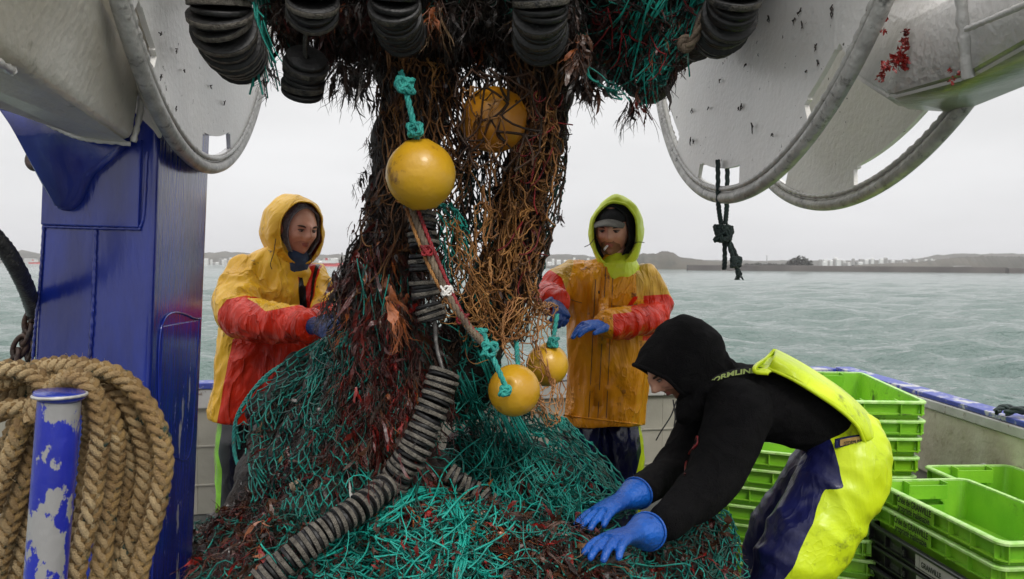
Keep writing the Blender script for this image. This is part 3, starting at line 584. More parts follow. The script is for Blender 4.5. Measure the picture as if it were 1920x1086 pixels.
wr = empty('gantry_beam', P(1700, 100, 1.9), 'white box beam with a thick weld bead and a greenish underside, upper right', 'beam')
T, Fp, H, G = P(1703, 48, 1.86), P(1667, 186, 1.88), P(1630, 12, 2.06), P(1596, 141, 2.08)
T2, F2 = P(1803, -12, 1.62), P(1815, 146, 1.66); T3, F3 = P(2150, -170, 1.10), P(2150, -40, 1.12)
U0_, U1, U2 = P(1694, 205, 2.12), P(1799, 213, 2.10), P(2150, 72, 1.52)
bm = bmesh.new(); vs = {k: bm.verts.new(v) for k, v in dict(T=T, F=Fp, H=H, G=G, T2=T2, F2=F2, T3=T3, F3=F3, U0=U0_, U1=U1, U2=U2, HB=P(1760, -60, 2.2), B2=P(1850, -120, 2.1), B3=P(2250, -420, 1.6)).items()}
for f in (('T', 'F', 'F2', 'T2'), ('T2', 'F2', 'F3', 'T3'), ('H', 'G', 'F', 'T'), ('F', 'U0', 'U1', 'F2'), ('F2', 'U1', 'U2', 'F3'), ('G', 'U0', 'F'), ('H', 'T', 'T2', 'HB'), ('T2', 'T3', 'B3', 'B2'), ('T2', 'B2', 'HB'), ('H', 'HB', 'U0', 'G'), ('HB', 'B2', 'U1', 'U0'), ('B2', 'B3', 'U2', 'U1')): bm.faces.new([vs[i] for i in f])
bmesh.ops.recalc_face_normals(bm, faces=bm.faces); bmesh.ops.bevel(bm, geom=bm.edges[:], offset=.012, segments=3, affect='EDGES')
me = bpy.data.meshes.new('beam'); bm.to_mesh(me); bm.free()
mbeam = mat('white_paint_greenish_below', (.74, .715, .69), (.66, .635, .60), .34, 5, .5, 55, c3=(.10, .09, .07), t3=.70, s3=20, w3=.03, coat=.3)
def tint_underside(m):  # mixes in a darker greenish colour where faces point down
    nt = m.node_tree; N = nt.nodes; L = nt.links; b = N['Principled BSDF']; src = b.inputs['Base Color'].links[0].from_socket
    g = N.new('ShaderNodeNewGeometry'); s = N.new('ShaderNodeSeparateXYZ'); L.new(g.outputs['True Normal'], s.inputs[0])
    n = N.new('ShaderNodeTexNoise'); n.inputs['Scale'].default_value = 5; n.inputs['Detail'].default_value = 8
    tc = N.new('ShaderNodeTexCoord'); L.new(tc.outputs['Object'], n.inputs['Vector'])
    r = N.new('ShaderNodeMapRange'); r.inputs[1].default_value = -.25; r.inputs[2].default_value = -.75; L.new(s.outputs['Z'], r.inputs[0])
    mu = N.new('ShaderNodeMath'); mu.operation = 'MULTIPLY'; L.new(r.outputs[0], mu.inputs[0])
    rr = N.new('ShaderNodeMapRange'); rr.inputs[1].default_value = .35; rr.inputs[2].default_value = .6; rr.inputs[3].default_value = .35; L.new(n.outputs['Fac'], rr.inputs[0]); L.new(rr.outputs[0], mu.inputs[1])
    mx = N.new('ShaderNodeMixRGB'); L.new(mu.outputs[0], mx.inputs[0]); L.new(src, mx.inputs[1]); mx.inputs[2].default_value = (.17, .20, .11, 1); L.new(mx.outputs[0], b.inputs['Base Color'])
tint_underside(mbeam); link('box', me, mbeam, wr, True)
V, Fc = bead([T2 + (EYE - T2) * .006, (T2 + F2) / 2 + (EYE - T2) * .006, F2 + (EYE - F2) * .006], .013, .012, .22); link('weld_bead', fast_mesh(V, Fc), M['white'], wr, True)
V, Fc = bead([P(1812, 55, 1.60), P(1860, 35, 1.48), P(1930, 5, 1.33), P(2000, -25, 1.2)], .006, .012, .15); link('weld_bead', fast_mesh(V, Fc), M['white'], wr, True)

# ------------------------------------------------------------------ net reel (axle slightly turned away from the view line)
RC = EYE + np.array([-.0739, 2.513, 1.3018]); RA = np.array([.991998, .120244, -.038487]); R1 = np.array([-.12033, .99273, 0]); R2 = np.cross(RA, R1); RR = 1.04
def ra(r, deg, off): t = math.radians(deg); return RC + RA * off + r * (math.cos(t) * R1 + math.sin(t) * R2)
reel = empty('net_reel', RC, 'big white steel net reel with slotted flange discs holding the wound net overhead', 'net reel')
def flange(name, off, slots, R_, m, t=.014, rim_r=.020):
    n = 288; ang = np.linspace(0, 360, n, endpoint=False) - 180; rad = [.05, .3, .6, .8, .86, .905, .912, .962, .985]
    prs = []; bm = bmesh.new(); vs = [[bm.verts.new(ra(R_ * r, a, off)) for a in ang] for r in rad]
    for i in range(len(rad) - 1):
        for j in range(n):
            a = ang[j] + .6
            sl = any(s0 <= a <= s1 for s0, s1 in slots)
            if sl and i in (5, 6):
                edge = min(min(abs(a - s0), abs(a - s1)) for s0, s1 in slots if s0 <= a <= s1)
                if i == 6 or edge > .9: continue
            bm.faces.new([vs[i][j], vs[i][(j + 1) % n], vs[i + 1][(j + 1) % n], vs[i + 1][j]])
    bm.faces.new(vs[0])
    for v in [v for v in bm.verts if not v.link_faces]: bm.verts.remove(v)
    bmesh.ops.recalc_face_normals(bm, faces=bm.faces)
    g = bmesh.ops.extrude_face_region(bm, geom=bm.faces[:]); bmesh.ops.translate(bm, vec=Vector(RA) * t, verts=[v for v in g['geom'] if isinstance(v, bmesh.types.BMVert)])
    bmesh.ops.recalc_face_normals(bm, faces=bm.faces)
    me = bpy.data.meshes.new('flange'); bm.to_mesh(me); bm.free(); o = link('flange_disc', me, m, reel)
    t_ = np.linspace(0, 2 * np.pi, 181); Q = np.array([ra(R_, math.degrees(a), off + t / 2) for a in t_]); V, Fc = strands(Q[None], rim_r, 12); rm = link('rim_tube', fast_mesh(V, Fc), M['rim'], o, True)
    V, Fc = bead([ra(R_ * .972, a, off - .002) for a in np.arange(-180, 181, 6)], .008, .012, .35); link('weld_bead', fast_mesh(V, Fc), M['white'], o, True)
    V, Fc = bead([ra(R_ * .972, a, off + t + .002) for a in np.arange(-180, 181, 6)], .008, .012, .35); link('weld_bead', fast_mesh(V, Fc), M['white'], o, True)
    return o
W_ = .8397
M['disc_in'] = mat('white_disc_paint', (.80, .785, .755), (.74, .72, .685), .33, 6, .28, 55, c3=(.09, .075, .06), t3=.66, s3=38, w3=.03, rough2=.7, coat=.3)
flange('l', -W_, [(-91.5, -70), (-129, -119), (-40, -25), (-175, -150), (20, 45), (90, 120)], RR, M['disc_in'])
flange('r', W_, [(-93, -70), (-131, -119), (-52, -30), (-175, -155), (20, 45), (90, 120)], RR, M['disc_in'])
flange('t', 1.181, [(-70, -48), (-130, -98), (-175, -150), (-20, 10), (40, 80)], RR * 1.005, M['disc_in'])
V, Fc = tube([ra(0, 0, -W_ + .02), ra(0, 0, W_ - .01)], .30, seg=40, side=tuple(R2), caps=False); link('drum', mesh(V, Fc), M['white_grimy'], reel, True)
V, Fc = tube([ra(0, 0, -1.35), ra(0, 0, 1.6)], .06, seg=24, side=tuple(R2)); link('axle', mesh(V, Fc), M['steel'], reel, True)
# paint scrapes & weed scraps stuck on the plates are added with the seaweed

# ------------------------------------------------------------------ the net: matted core with painted-in shade, layers of real mesh, twine, weed
net = empty('fishing_net', P(820, 1086, 2.5), 'huge turquoise and brown trawl net hanging from the reel and heaped on deck', 'fishing net')
def q(px, py, d): return P(px, py, d)
def cap_px(pts, ratio=1.0, seg=16, side=(1, 0, 0)):   # pts (px, py, d, rpx)
    return tube([P(a, b, c) for a, b, c, r in pts], [rp(r, c) for a, b, c, r in pts], side=side, ratio=ratio, seg=seg)
core = [cap_px([(790, 20, 2.45, 75), (785, 140, 2.45, 68), (770, 260, 2.45, 58), (745, 400, 2.48, 62), (725, 520, 2.5, 75), (715, 640, 2.5, 84), (700, 760, 2.5, 105), (690, 880, 2.5, 150)]),
        cap_px([(1000, 20, 2.5, 78), (1005, 130, 2.5, 66), (1000, 240, 2.5, 56), (985, 340, 2.5, 46), (965, 450, 2.5, 50), (930, 560, 2.52, 55), (880, 640, 2.55, 66), (850, 720, 2.6, 70)]),
        cap_px([(860, 0, 2.6, 70), (950, 10, 2.6, 70)]),
        cap_px([(500, 775, 3.0, 40), (520, 860, 2.95, 60)]), cap_px([(560, 700, 3.0, 40), (560, 740, 2.95, 55), (560, 830, 2.95, 95), (560, 930, 2.8, 120)]), cap_px([(510, 870, 2.95, 48), (500, 960, 2.8, 72), (450, 1070, 2.6, 95)]),
        cap_px([(640, 700, 2.75, 70), (640, 860, 2.7, 130)]),
        cap_px([(760, 980, 2.4, 150), (600, 1080, 2.2, 170), (450, 1150, 2.2, 130)]),
        cap_px([(880, 850, 2.7, 60), (960, 940, 2.65, 120), (1050, 1000, 2.6, 95), (1100, 1080, 2.5, 120)]),
        cap_px([(1000, 900, 2.75, 70), (1100, 985, 2.7, 55)]),
        cap_px([(800, 1080, 2.15, 150), (1000, 1110, 2.2, 130), (1150, 1140, 2.3, 110)]),
        cap_px([(1290, 1055, 2.75, 105), (1330, 1080, 2.7, 90), (1200, 1120, 2.6, 110)], ratio=.9),
        cap_px([(420, 1010, 2.9, 42), (380, 1090, 2.75, 70)])]
bulk_me = skin_union(core, .022, 4, lambda V: .035 * nz(V, 7, 3) + .018 * nz(V, 18, 4))
bulk = link('matted_shade_core', bulk_me, M['bulk'], net, True)
bco = arr(bulk_me); bulk_bvh = BVHTree.FromPolygons([Vector(v) for v in bco], [tuple(p.vertices) for p in bulk_me.polygons])
def hit(w):
    """first surface of the core met on the way from the eye to w and beyond"""
    d = (w - EYE); d /= np.linalg.norm(d); h = bulk_bvh.ray_cast(Vector(EYE), Vector(d)); return None if h[0] is None else np.array(h[0]), h[1]
def settle(A, gap, maxback=.25):
    """drape points on the core: a point inside or just in front of the core lands `gap` in front of it"""
    A = A.reshape(-1, 3).copy(); g = np.broadcast_to(gap, (len(A),))
    for i, w in enumerate(A):
        h, n = hit(w)
        if h is None: continue
        dw = w[1]; 
        if h[1] - g[i] < dw or (h[1] - dw) < maxback:
            s = (h[1] - g[i]) / w[1]; A[i] = EYE + (w - EYE) * s
    return A
def grid_surf(ctrl, U_, V_):
    """smooth surface through a grid of (px,py,depth) rows; U_ across, V_ down in 0..1"""
    G = np.array(ctrl, float); r, c, _ = G.shape
    def cr(p, t):
        p = np.concatenate([2 * p[:1] - p[1:2], p, 2 * p[-1:] - p[-2:-1]]); x_ = np.clip(t, 0, 1) * (len(p) - 3 - 1e-6); i = x_.astype(int); u = (x_ - i); return i, u, p
    def w(u): return np.stack([.5 * (-u + 2 * u ** 2 - u ** 3), .5 * (2 - 5 * u ** 2 + 3 * u ** 3), .5 * (u + 4 * u ** 2 - 3 * u ** 3), .5 * (u ** 3 - u ** 2)], -1)
    iu, fu, Gp = cr(np.zeros(c), U_); iv, fv, _ = cr(np.zeros(r), V_)
    Gx = np.concatenate([2 * G[:1] - G[1:2], G, 2 * G[-1:] - G[-2:-1]], 0); Gx = np.concatenate([2 * Gx[:, :1] - Gx[:, 1:2], Gx, 2 * Gx[:, -1:] - Gx[:, -2:-1]], 1)
    wu, wv = w(fu), w(fv); out = np.zeros(U_.shape + (3,))
    for a in range(4):
        for b in range(4): out += (wv[..., a] * wu[..., b])[..., None] * Gx[iv + a, iu + b]
    return out
def snoise(n, m, k=4, rng=RNG):
    """smooth random field on an n x m lattice"""
    c = rng.normal(size=(max(3, n // k) + 3, max(3, m // k) + 3)); x_ = np.linspace(0, c.shape[0] - 2.001, n); y_ = np.linspace(0, c.shape[1] - 2.001, m)
    i, u = x_.astype(int), x_ % 1; j, v = y_.astype(int), y_ % 1; u = u * u * (3 - 2 * u); v = v * v * (3 - 2 * v)
    u = u[:, None]; v = v[None]
    return c[i][:, j] * (1 - u) * (1 - v) + c[i + 1][:, j] * u * (1 - v) + c[i][:, j + 1] * (1 - u) * v + c[i + 1][:, j + 1] * u * v
def netting(name, ctrl, nu, nv, m, rad=2.0, jit=.22, bend=.18, gap=.012, drop=.03, wave=.5, drape=True, knots=True, rag=.0, parent=None, maxback=.25, kink=.0):
    """diamond mesh; rad in photo px at its depth. Every bar is a round strand with thicker knots at its ends"""
    rad *= .74; bend *= .7
    iu, iv = np.meshgrid(np.arange(nu + 1), np.arange(nv + 1)); U_ = (iu + .5 * (iv % 2)) / (nu + .5); V_ = iv / nv
    U_ = U_ + jit / nu * RNG.normal(size=U_.shape) * .6 + wave / nu * snoise(nv + 1, nu + 1, 5); V_ = V_ + jit / nv * RNG.normal(size=V_.shape) * .6 + wave / nv * snoise(nv + 1, nu + 1, 5)
    S = grid_surf(ctrl, np.clip(U_, 0, 1), np.clip(V_, 0, 1)); S[..., 2] += .02 * snoise(nv + 1, nu + 1, 6) + .008 * RNG.normal(size=U_.shape)
    Wd = Pn(S)
    if drape: Wd = settle(Wd, np.abs(RNG.normal(gap, gap * .6, Wd.size // 3)) + .004, maxback).reshape(Wd.shape)
    A, B = [], []
    for j in range(nv):
        o = j % 2
        for i in range(nu + 1):
            for k in ((i, i + 1) if o else (i - 1, i)):
                if 0 <= k <= nu and RNG.random() > drop:
                    A.append(Wd[j, i]); B.append(Wd[j + 1, k])
    A = np.array(A); B = np.array(B); L_ = np.linalg.norm(B - A, axis=1); ok = L_ < np.median(L_) * 3.2; A, B, L_ = A[ok], B[ok], L_[ok]
    off = RNG.normal(size=A.shape) * (bend * L_)[:, None]; off[:, 2] -= .12 * L_; off[:, 1] *= .5
    t = np.array([0, .12, .38, .66, .88, 1.0])[None, :, None]; C1 = (A + B)[:, None] / 2 + off[:, None]
    Q = A[:, None] * (1 - t) ** 2 + 2 * t * (1 - t) * C1 + B[:, None] * t ** 2
    if kink: Q[:, 1:-1] += RNG.normal(size=(len(Q), 4, 3)) * kink * L_[:, None, None]
    r_ = rp(rad, 1) * Q[:, :, 1] * RNG.uniform(.75, 1.2, (len(Q), 1))
    if knots: r_ = r_ * np.array([1.75, 1.0, 1, 1, 1.0, 1.75])
    V, Fc = strands(Q, r_, 4)
    return link(name, fast_mesh(V, Fc), m, parent or net, True, 'stuff')
def tangle(name, poly, n, m, rad=1.8, L_=90, steps=12, dirn=None, spread=1.2, gap=.02, d=2.5, curl=.55, parent=None, vary=(.5, 1.6), only_hit=True, gmax=.03):
    """loose twine lying over the core inside a region; dirn = main direction (px) or None"""
    rad *= .78; curl *= .65; poly = np.array(poly, float); lo, hi = poly.min(0), poly.max(0); Q = []; R_ = []
    tries = 0
    while len(Q) < n and tries < n * 6:
        tries += 1; p = RNG.uniform(lo, hi)
        if sdf_poly([p], poly)[0] < 0: continue
        a = math.atan2(dirn[1], dirn[0]) + RNG.normal() * spread if dirn is not None else RNG.uniform(0, 6.28)
        da = RNG.normal() * curl * .35; st = L_ * RNG.uniform(*vary) / steps; g = abs(RNG.normal(gap, gmax)); pts = []; last = None; okk = True; miss = 0
        for k in range(steps):
            w = P(p[0], p[1], d); h, _ = hit(w)
            if h is None:
                miss += 1
                if last is None or miss > 2: okk = not only_hit
                if last is None: last = d
                dd = last + .002
            else: dd = h[1] - g
            if last is not None: dd = last * .65 + dd * .35
            last = dd; pts.append(P(p[0], p[1], dd)); da += RNG.normal() * curl * .3; da *= .9; a += da; p = p + st * np.array([math.cos(a), math.sin(a)])
        if not okk: continue
        Q.append(pts); R_.append([rp(rad, 1) * last * RNG.uniform(.7, 1.25)] * steps)
    if not Q: return None
    V, Fc = strands(np.array(Q), np.array(R_), 4); return link(name, fast_mesh(V, Fc), m, parent or net, True, 'stuff')

D = 2.36
# --- left hanging column: dark brown and black mesh drawn long by its own weight
netting('netting', [[(700, 60, D), (745, 60, D - .1), (800, 60, D - .1), (865, 60, D)], [(706, 200, D), (750, 200, D - .1), (805, 200, D - .1), (880, 200, D)], [(703, 330, D), (745, 330, D - .1), (800, 330, D - .1), (890, 330, D)], [(655, 470, D), (720, 470, D - .12), (800, 470, D - .1), (880, 470, D)], [(618, 600, D), (700, 600, D - .12), (790, 600, D - .1), (870, 600, D)], [(580, 720, D), (680, 720, D - .1), (780, 720, D - .1), (860, 720, D)]], 16, 36, M['brown_net'], 1.9, kink=.02, jit=.3, wave=.9)
netting('netting', [[(690, 80, D + .12), (780, 80, D), (900, 80, D + .1)], [(712, 300, D + .12), (780, 300, D), (890, 300, D + .1)], [(650, 480, D + .1), (760, 480, D), (880, 480, D + .1)], [(610, 640, D + .1), (740, 640, D), (870, 640, D + .1)]], 18, 40, M['black_net'], 2.0, jit=.35, wave=1.2, kink=.03)
netting('netting', [[(735, 110, D), (850, 110, D)], [(740, 250, D), (850, 250, D)], [(745, 420, D), (860, 420, D)]], 6, 10, M['orange_net'], 1.9, jit=.5, wave=1.0, kink=.06, gap=.03, drop=.2)
M['rust_net'] = mat('rust_brown_twine', (.24, .11, .035), (.10, .040, .014), .5, 8, .5, 300, c3=(.02, .012, .008), t3=.58, s3=8, w3=.12)
netting('netting', [[(715, 95, D), (770, 95, D - .1), (860, 95, D)], [(712, 220, D), (775, 220, D - .12), (865, 220, D)], [(705, 340, D), (770, 340, D - .12), (880, 340, D)], [(665, 470, D), (760, 470, D - .14), (870, 470, D)], [(640, 560, D), (745, 560, D - .14), (860, 560, D)]], 10, 24, M['rust_net'], 2.0, jit=.25, bend=.2, wave=1.0, gap=.05, drop=.05)
netting('netting', [[(945, 100, D), (1005, 100, D - .08), (1070, 100, D + .1)], [(945, 210, D), (1000, 210, D - .08), (1062, 210, D + .1)], [(925, 320, D), (985, 320, D - .08), (1056, 320, D + .1)], [(905, 430, D), (965, 430, D - .08), (1034, 430, D + .1)], [(890, 540, D), (945, 540, D - .08), (1008, 540, D + .1)]], 8, 22, M['rust_net'], 2.2, jit=.25, bend=.2, wave=1.0, gap=.06, drop=.03)
# --- gap between the columns: thin black mesh against the sky
netting('netting', [[(830, 60, 2.5), (900, 60, 2.52), (960, 60, 2.5)], [(840, 180, 2.5), (895, 190, 2.54), (950, 180, 2.5)], [(850, 330, 2.5), (895, 340, 2.55), (940, 330, 2.5)], [(850, 450, 2.5), (900, 460, 2.5), (950, 450, 2.5)]], 13, 24, M['black_net'], 1.8, jit=.4, wave=1.2, kink=.02, drape=False)
netting('netting', [[(820, 90, 2.56), (940, 90, 2.56)], [(860, 300, 2.58), (925, 300, 2.58)], [(840, 520, 2.56), (960, 520, 2.56)]], 7, 16, M['brown_net'], 1.4, jit=.5, wave=1.6, kink=.05, drape=False)
netting('netting', [[(840, 300, 2.5), (950, 300, 2.5)], [(850, 450, 2.48), (960, 450, 2.48)], [(840, 600, 2.45), (980, 600, 2.45)]], 10, 16, M['teal_dark'], 1.9, jit=.5, wave=1.2, kink=.08, drape=False)
# --- right column with its ragged outer edge
netting('netting', [[(930, 70, D + .1), (1000, 70, D), (1085, 70, D + .15)], [(940, 200, D + .1), (1000, 200, D), (1066, 200, D + .15)], [(930, 320, D + .1), (990, 320, D), (1060, 320, D + .15)], [(910, 430, D + .1), (970, 430, D), (1040, 430, D + .12)], [(890, 540, D + .1), (950, 540, D), (1015, 540, D + .1)], [(860, 640, D + .1), (930, 640, D), (985, 640, D + .1)]], 14, 34, M['brown_net'], 2.0, kink=.02, jit=.3, wave=.9)
netting('netting', [[(1010, 110, 2.5), (1055, 110, 2.52), (1072, 110, 2.55)], [(1010, 240, 2.5), (1045, 240, 2.52), (1062, 240, 2.55)], [(1000, 340, 2.5), (1035, 340, 2.52), (1058, 340, 2.55)], [(975, 450, 2.5), (1010, 450, 2.5), (1036, 450, 2.52)], [(950, 560, 2.48), (985, 560, 2.5), (1004, 560, 2.52)]], 8, 34, M['teal_dark'], 2.1, jit=.35, wave=.8, drape=False)
# --- orange brown mesh thrown over the column, over the float and dragged to the man's hand
netting('netting', [[(868, 165, 2.30), (940, 160, 2.22), (1005, 175, 2.30), (1040, 190, 2.34)], [(870, 270, 2.28), (935, 262, 2.2), (1000, 275, 2.26), (1045, 280, 2.34)], [(895, 380, 2.3), (940, 380, 2.24), (990, 380, 2.26), (1030, 390, 2.34)], [(885, 470, 2.28), (930, 470, 2.24), (975, 480, 2.26), (1010, 480, 2.34)], [(880, 560, 2.26), (925, 570, 2.22), (970, 570, 2.26), (1005, 560, 2.36)], [(860, 640, 2.24), (920, 640, 2.22), (985, 620, 2.34), (1040, 590, 2.5)]], 10, 22, M['orange_net'], 2.3, jit=.34, bend=.24, wave=1.3, gap=.03, kink=.03, drop=.03)
netting('netting', [[(890, 380, 2.26), (950, 380, 2.24), (1010, 380, 2.3)], [(890, 480, 2.24), (940, 480, 2.22), (1000, 470, 2.3)], [(880, 560, 2.22), (940, 570, 2.2), (1010, 560, 2.34)], [(870, 640, 2.22), (950, 640, 2.24), (1040, 600, 2.52)]], 10, 13, M['orange_net'], 2.0, jit=.45, bend=.3, wave=1.8, kink=.04, gap=.05)
netting('netting', [[(950, 560, 2.28), (1000, 560, 2.42), (1045, 570, 2.62)], [(940, 620, 2.26), (1000, 610, 2.38), (1048, 592, 2.62)], [(950, 670, 2.24), (1010, 690, 2.36), (1060, 690, 2.52)], [(985, 740, 2.28), (1030, 760, 2.38), (1064, 750, 2.48)], [(1000, 790, 2.32), (1030, 800, 2.38), (1050, 790, 2.42)]], 11, 19, M['pale_net'], 1.4, jit=.45, bend=.25, wave=1.5, kink=.03, drape=False, drop=.06)
netting('netting', [[(835, 400, 2.22), (880, 430, 2.22)], [(840, 520, 2.2), (920, 560, 2.2)], [(820, 600, 2.2), (960, 660, 2.2)]], 7, 16, M['orange_net'], 1.6, jit=.4, bend=.25, wave=1.2, kink=.03, drape=False)
netting('netting', [[(800, 385, 2.28), (860, 380, 2.28)], [(810, 470, 2.26), (890, 470, 2.26)], [(850, 580, 2.25), (930, 590, 2.25)], [(860, 680, 2.3), (940, 690, 2.3)]], 7, 18, M['teal'], 1.9, jit=.5, bend=.35, wave=1.4, kink=.08)
# --- left bulge pulled out towards the man in yellow
netting('netting', [[(590, 640, 2.95), (640, 620, 2.7), (700, 640, 2.5)], [(520, 690, 2.95), (600, 700, 2.75), (690, 720, 2.5)], [(452, 760, 2.95), (560, 780, 2.72), (690, 800, 2.48)], [(446, 830, 2.95), (560, 860, 2.7), (690, 880, 2.45)], [(470, 910, 2.9), (560, 930, 2.65), (690, 950, 2.4)], [(450, 980, 2.7), (560, 1000, 2.5), (680, 1020, 2.3)]], 17, 26, M['teal'], 1.9, jit=.22, bend=.18, gap=.04, wave=.9, drop=.04)
netting('netting', [[(600, 640, 2.9), (640, 640, 2.7)], [(530, 700, 2.9), (640, 720, 2.6)], [(460, 780, 2.9), (650, 800, 2.55)], [(470, 900, 2.85), (660, 930, 2.45)]], 12, 14, M['teal_dark'], 2.0, jit=.5, bend=.3, gap=.014, wave=1.4, kink=.06)
V, Fc = rope_twist(curve_px([(606, 640, 3.0), (560, 668, 2.98), (505, 700, 2.96), (465, 745, 2.96), (442, 790, 2.96), (440, 850, 2.95), (460, 905, 2.9)], 40), .0075); link('selvedge_rope', fast_mesh(V, Fc), M['rope_teal'], net, True)
netting('netting', [[(365, 980, 2.9), (480, 950, 2.75), (600, 960, 2.5)], [(360, 1030, 2.8), (470, 1010, 2.6), (560, 1030, 2.35)], [(350, 1110, 2.7), (450, 1110, 2.5), (560, 1110, 2.3)]], 12, 12, M['teal_dark'], 2.2, jit=.35, bend=.25, gap=.02, wave=.9)
netting('netting', [[(360, 1000, 2.85), (480, 970, 2.7), (560, 980, 2.5)], [(350, 1110, 2.7), (450, 1110, 2.5), (560, 1110, 2.3)]], 8, 8, M['teal'], 2.0, jit=.4, bend=.3, gap=.03, wave=1.1, drop=.2)
# --- the big green heap right of the ground rope
netting('netting', [[(850, 720, 2.5), (930, 740, 2.55), (1010, 770, 2.6), (1062, 785, 2.66)], [(850, 800, 2.5), (940, 820, 2.5), (1040, 830, 2.58), (1110, 840, 2.66)], [(850, 870, 2.45), (950, 890, 2.45), (1070, 890, 2.55), (1150, 890, 2.62)], [(850, 930, 2.4), (960, 950, 2.4), (1080, 950, 2.5), (1180, 930, 2.6)], [(880, 980, 2.3), (980, 1000, 2.35), (1090, 1000, 2.45), (1190, 960, 2.6)]], 20, 20, M['teal'], 1.9, jit=.25, bend=.16, gap=.055, wave=1.0, maxback=.5)
netting('netting', [[(1030, 775, 2.74), (1062, 785, 2.76)], [(1040, 830, 2.72), (1120, 840, 2.76)], [(1060, 890, 2.7), (1175, 905, 2.74)], [(1080, 960, 2.6), (1200, 975, 2.7)]], 8, 15, M['teal'], 1.9, jit=.2, bend=.15, drape=False, wave=.6)
netting('netting', [[(840, 700, 2.4), (1000, 750, 2.5)], [(850, 820, 2.4), (1090, 830, 2.5)], [(850, 960, 2.3), (1190, 960, 2.5)]], 17, 17, M['teal_dark'], 1.9, jit=.45, bend=.3, gap=.012, wave=1.6, kink=.02)
netting('netting', [[(850, 740, 2.4), (980, 770, 2.5)], [(860, 860, 2.4), (1080, 860, 2.5)], [(860, 970, 2.3), (1150, 980, 2.4)]], 15, 15, M['teal'], 1.8, jit=.45, bend=.3, gap=.035, wave=2.0, kink=.02)
tangle('twine', [(830, 690), (960, 770), (1080, 820), (1180, 930), (1100, 1000), (900, 960), (840, 900)], 110, M['teal'], 1.8, 120, dirn=(.9, .7), spread=1.0, curl=.7)
tangle('twine', [(830, 690), (960, 770), (1080, 820), (1180, 930), (1100, 1000), (900, 960), (840, 900)], 90, M['teal_dark'], 1.8, 110, dirn=None, curl=.8)
# a gathered cord of twine running over the heap
for (a, b, c_, n_) in (((905, 660), (980, 830), (1085, 985), 16), ((860, 700), (900, 800), (960, 950), 10)):
    Q = []
    for k in range(n_):
        o = RNG.normal(size=2) * 7; pts = catmull(np.array([[*a, 2.3], [*b, 2.3], [*c_, 2.3]]) + np.array([[*(RNG.normal(size=2) * 6), 0] for _ in range(3)]) + np.array([*o, 0]), 16); Q.append(settle(Pn(pts), .03 + RNG.random() * .02, .6))
    V, Fc = strands(np.array(Q), .0027, 4); link('twine', fast_mesh(V, Fc), M['teal'], net, True, 'stuff')
# --- bright clean bundle in front
netting('netting', [[(560, 1030, 2.1), (700, 960, 2.15), (850, 930, 2.15), (890, 960, 2.15)], [(540, 1060, 2.05), (700, 1010, 2.05), (840, 980, 2.05), (905, 1010, 2.05)], [(500, 1110, 2.0), (700, 1090, 2.0), (850, 1100, 2.0), (960, 1110, 2.0)]], 17, 14, M['teal_bright'], 2.5, jit=.3, bend=.24, gap=.045, wave=1.5, kink=.0)
netting('netting', [[(600, 1020, 2.1), (890, 940, 2.15)], [(520, 1110, 2.0), (930, 1110, 2.0)]], 15, 10, M['teal'], 2.3, jit=.45, bend=.35, gap=.02, wave=2.0, kink=.02)
tangle('twine', [(700, 950), (830, 920), (890, 960), (930, 1086), (500, 1086), (560, 1040)], 120, M['teal_bright'], 2.0, 170, dirn=(1, -.3), spread=.5, curl=.7, d=2.1, vary=(.4, 1.3))
tangle('twine', [(830, 940), (880, 960), (930, 1086), (760, 1100)], 60, M['teal_bright'], 2.0, 140, dirn=(-.25, 1), spread=.45, curl=.7, d=2.1)
tangle('twine', [(700, 950), (830, 920), (890, 960), (930, 1086), (500, 1086), (560, 1040)], 120, M['teal_dark'], 2.2, 130, dirn=None, curl=.8, d=2.1)
Q = []
for k in range(16):
    pts = catmull(np.array([(700, 985, 2.1), (770, 930, 2.1), (840, 930, 2.08), (868, 985, 2.06), (862, 1050, 2.04), (850, 1110, 2.02)]) + np.array([[*(RNG.normal(size=2) * 8), RNG.normal() * .01] for _ in range(6)]), 24); Q.append(settle(Pn(pts), .04 + RNG.random() * .03, .6))
V, Fc = strands(np.array(Q), .0028, 5); link('twine', fast_mesh(V, Fc), M['teal_bright'], net, True, 'stuff')
# --- right mound
netting('netting', [[(1180, 1000, 2.6), (1230, 960, 2.66), (1300, 940, 2.68), (1370, 960, 2.7)], [(1170, 1050, 2.5), (1240, 1020, 2.55), (1320, 1010, 2.6), (1395, 1030, 2.65)], [(1150, 1110, 2.4), (1250, 1110, 2.45), (1330, 1110, 2.5), (1410, 1110, 2.6)]], 17, 14, M['teal'], 2.0, jit=.35, bend=.25, gap=.02, wave=1.0)
netting('netting', [[(1190, 1000, 2.6), (1370, 950, 2.7)], [(1160, 1110, 2.4), (1400, 1110, 2.6)]], 12, 10, M['teal_dark'], 2.0, jit=.5, bend=.3, gap=.02, wave=1.5, kink=.02)
netting('netting', [[(900, 960, 2.3), (1180, 1000, 2.5)], [(880, 1110, 2.1), (1200, 1110, 2.4)]], 18, 12, M['teal_dark'], 2.2, jit=.6, bend=.4, gap=.02, wave=1.8, kink=.08)
tangle('twine', [(880, 960), (1080, 1000), (1200, 1040), (1200, 1086), (900, 1086)], 120, M['teal'], 2.0, 110, dirn=(1, .5), spread=.9, curl=.8, d=2.3)
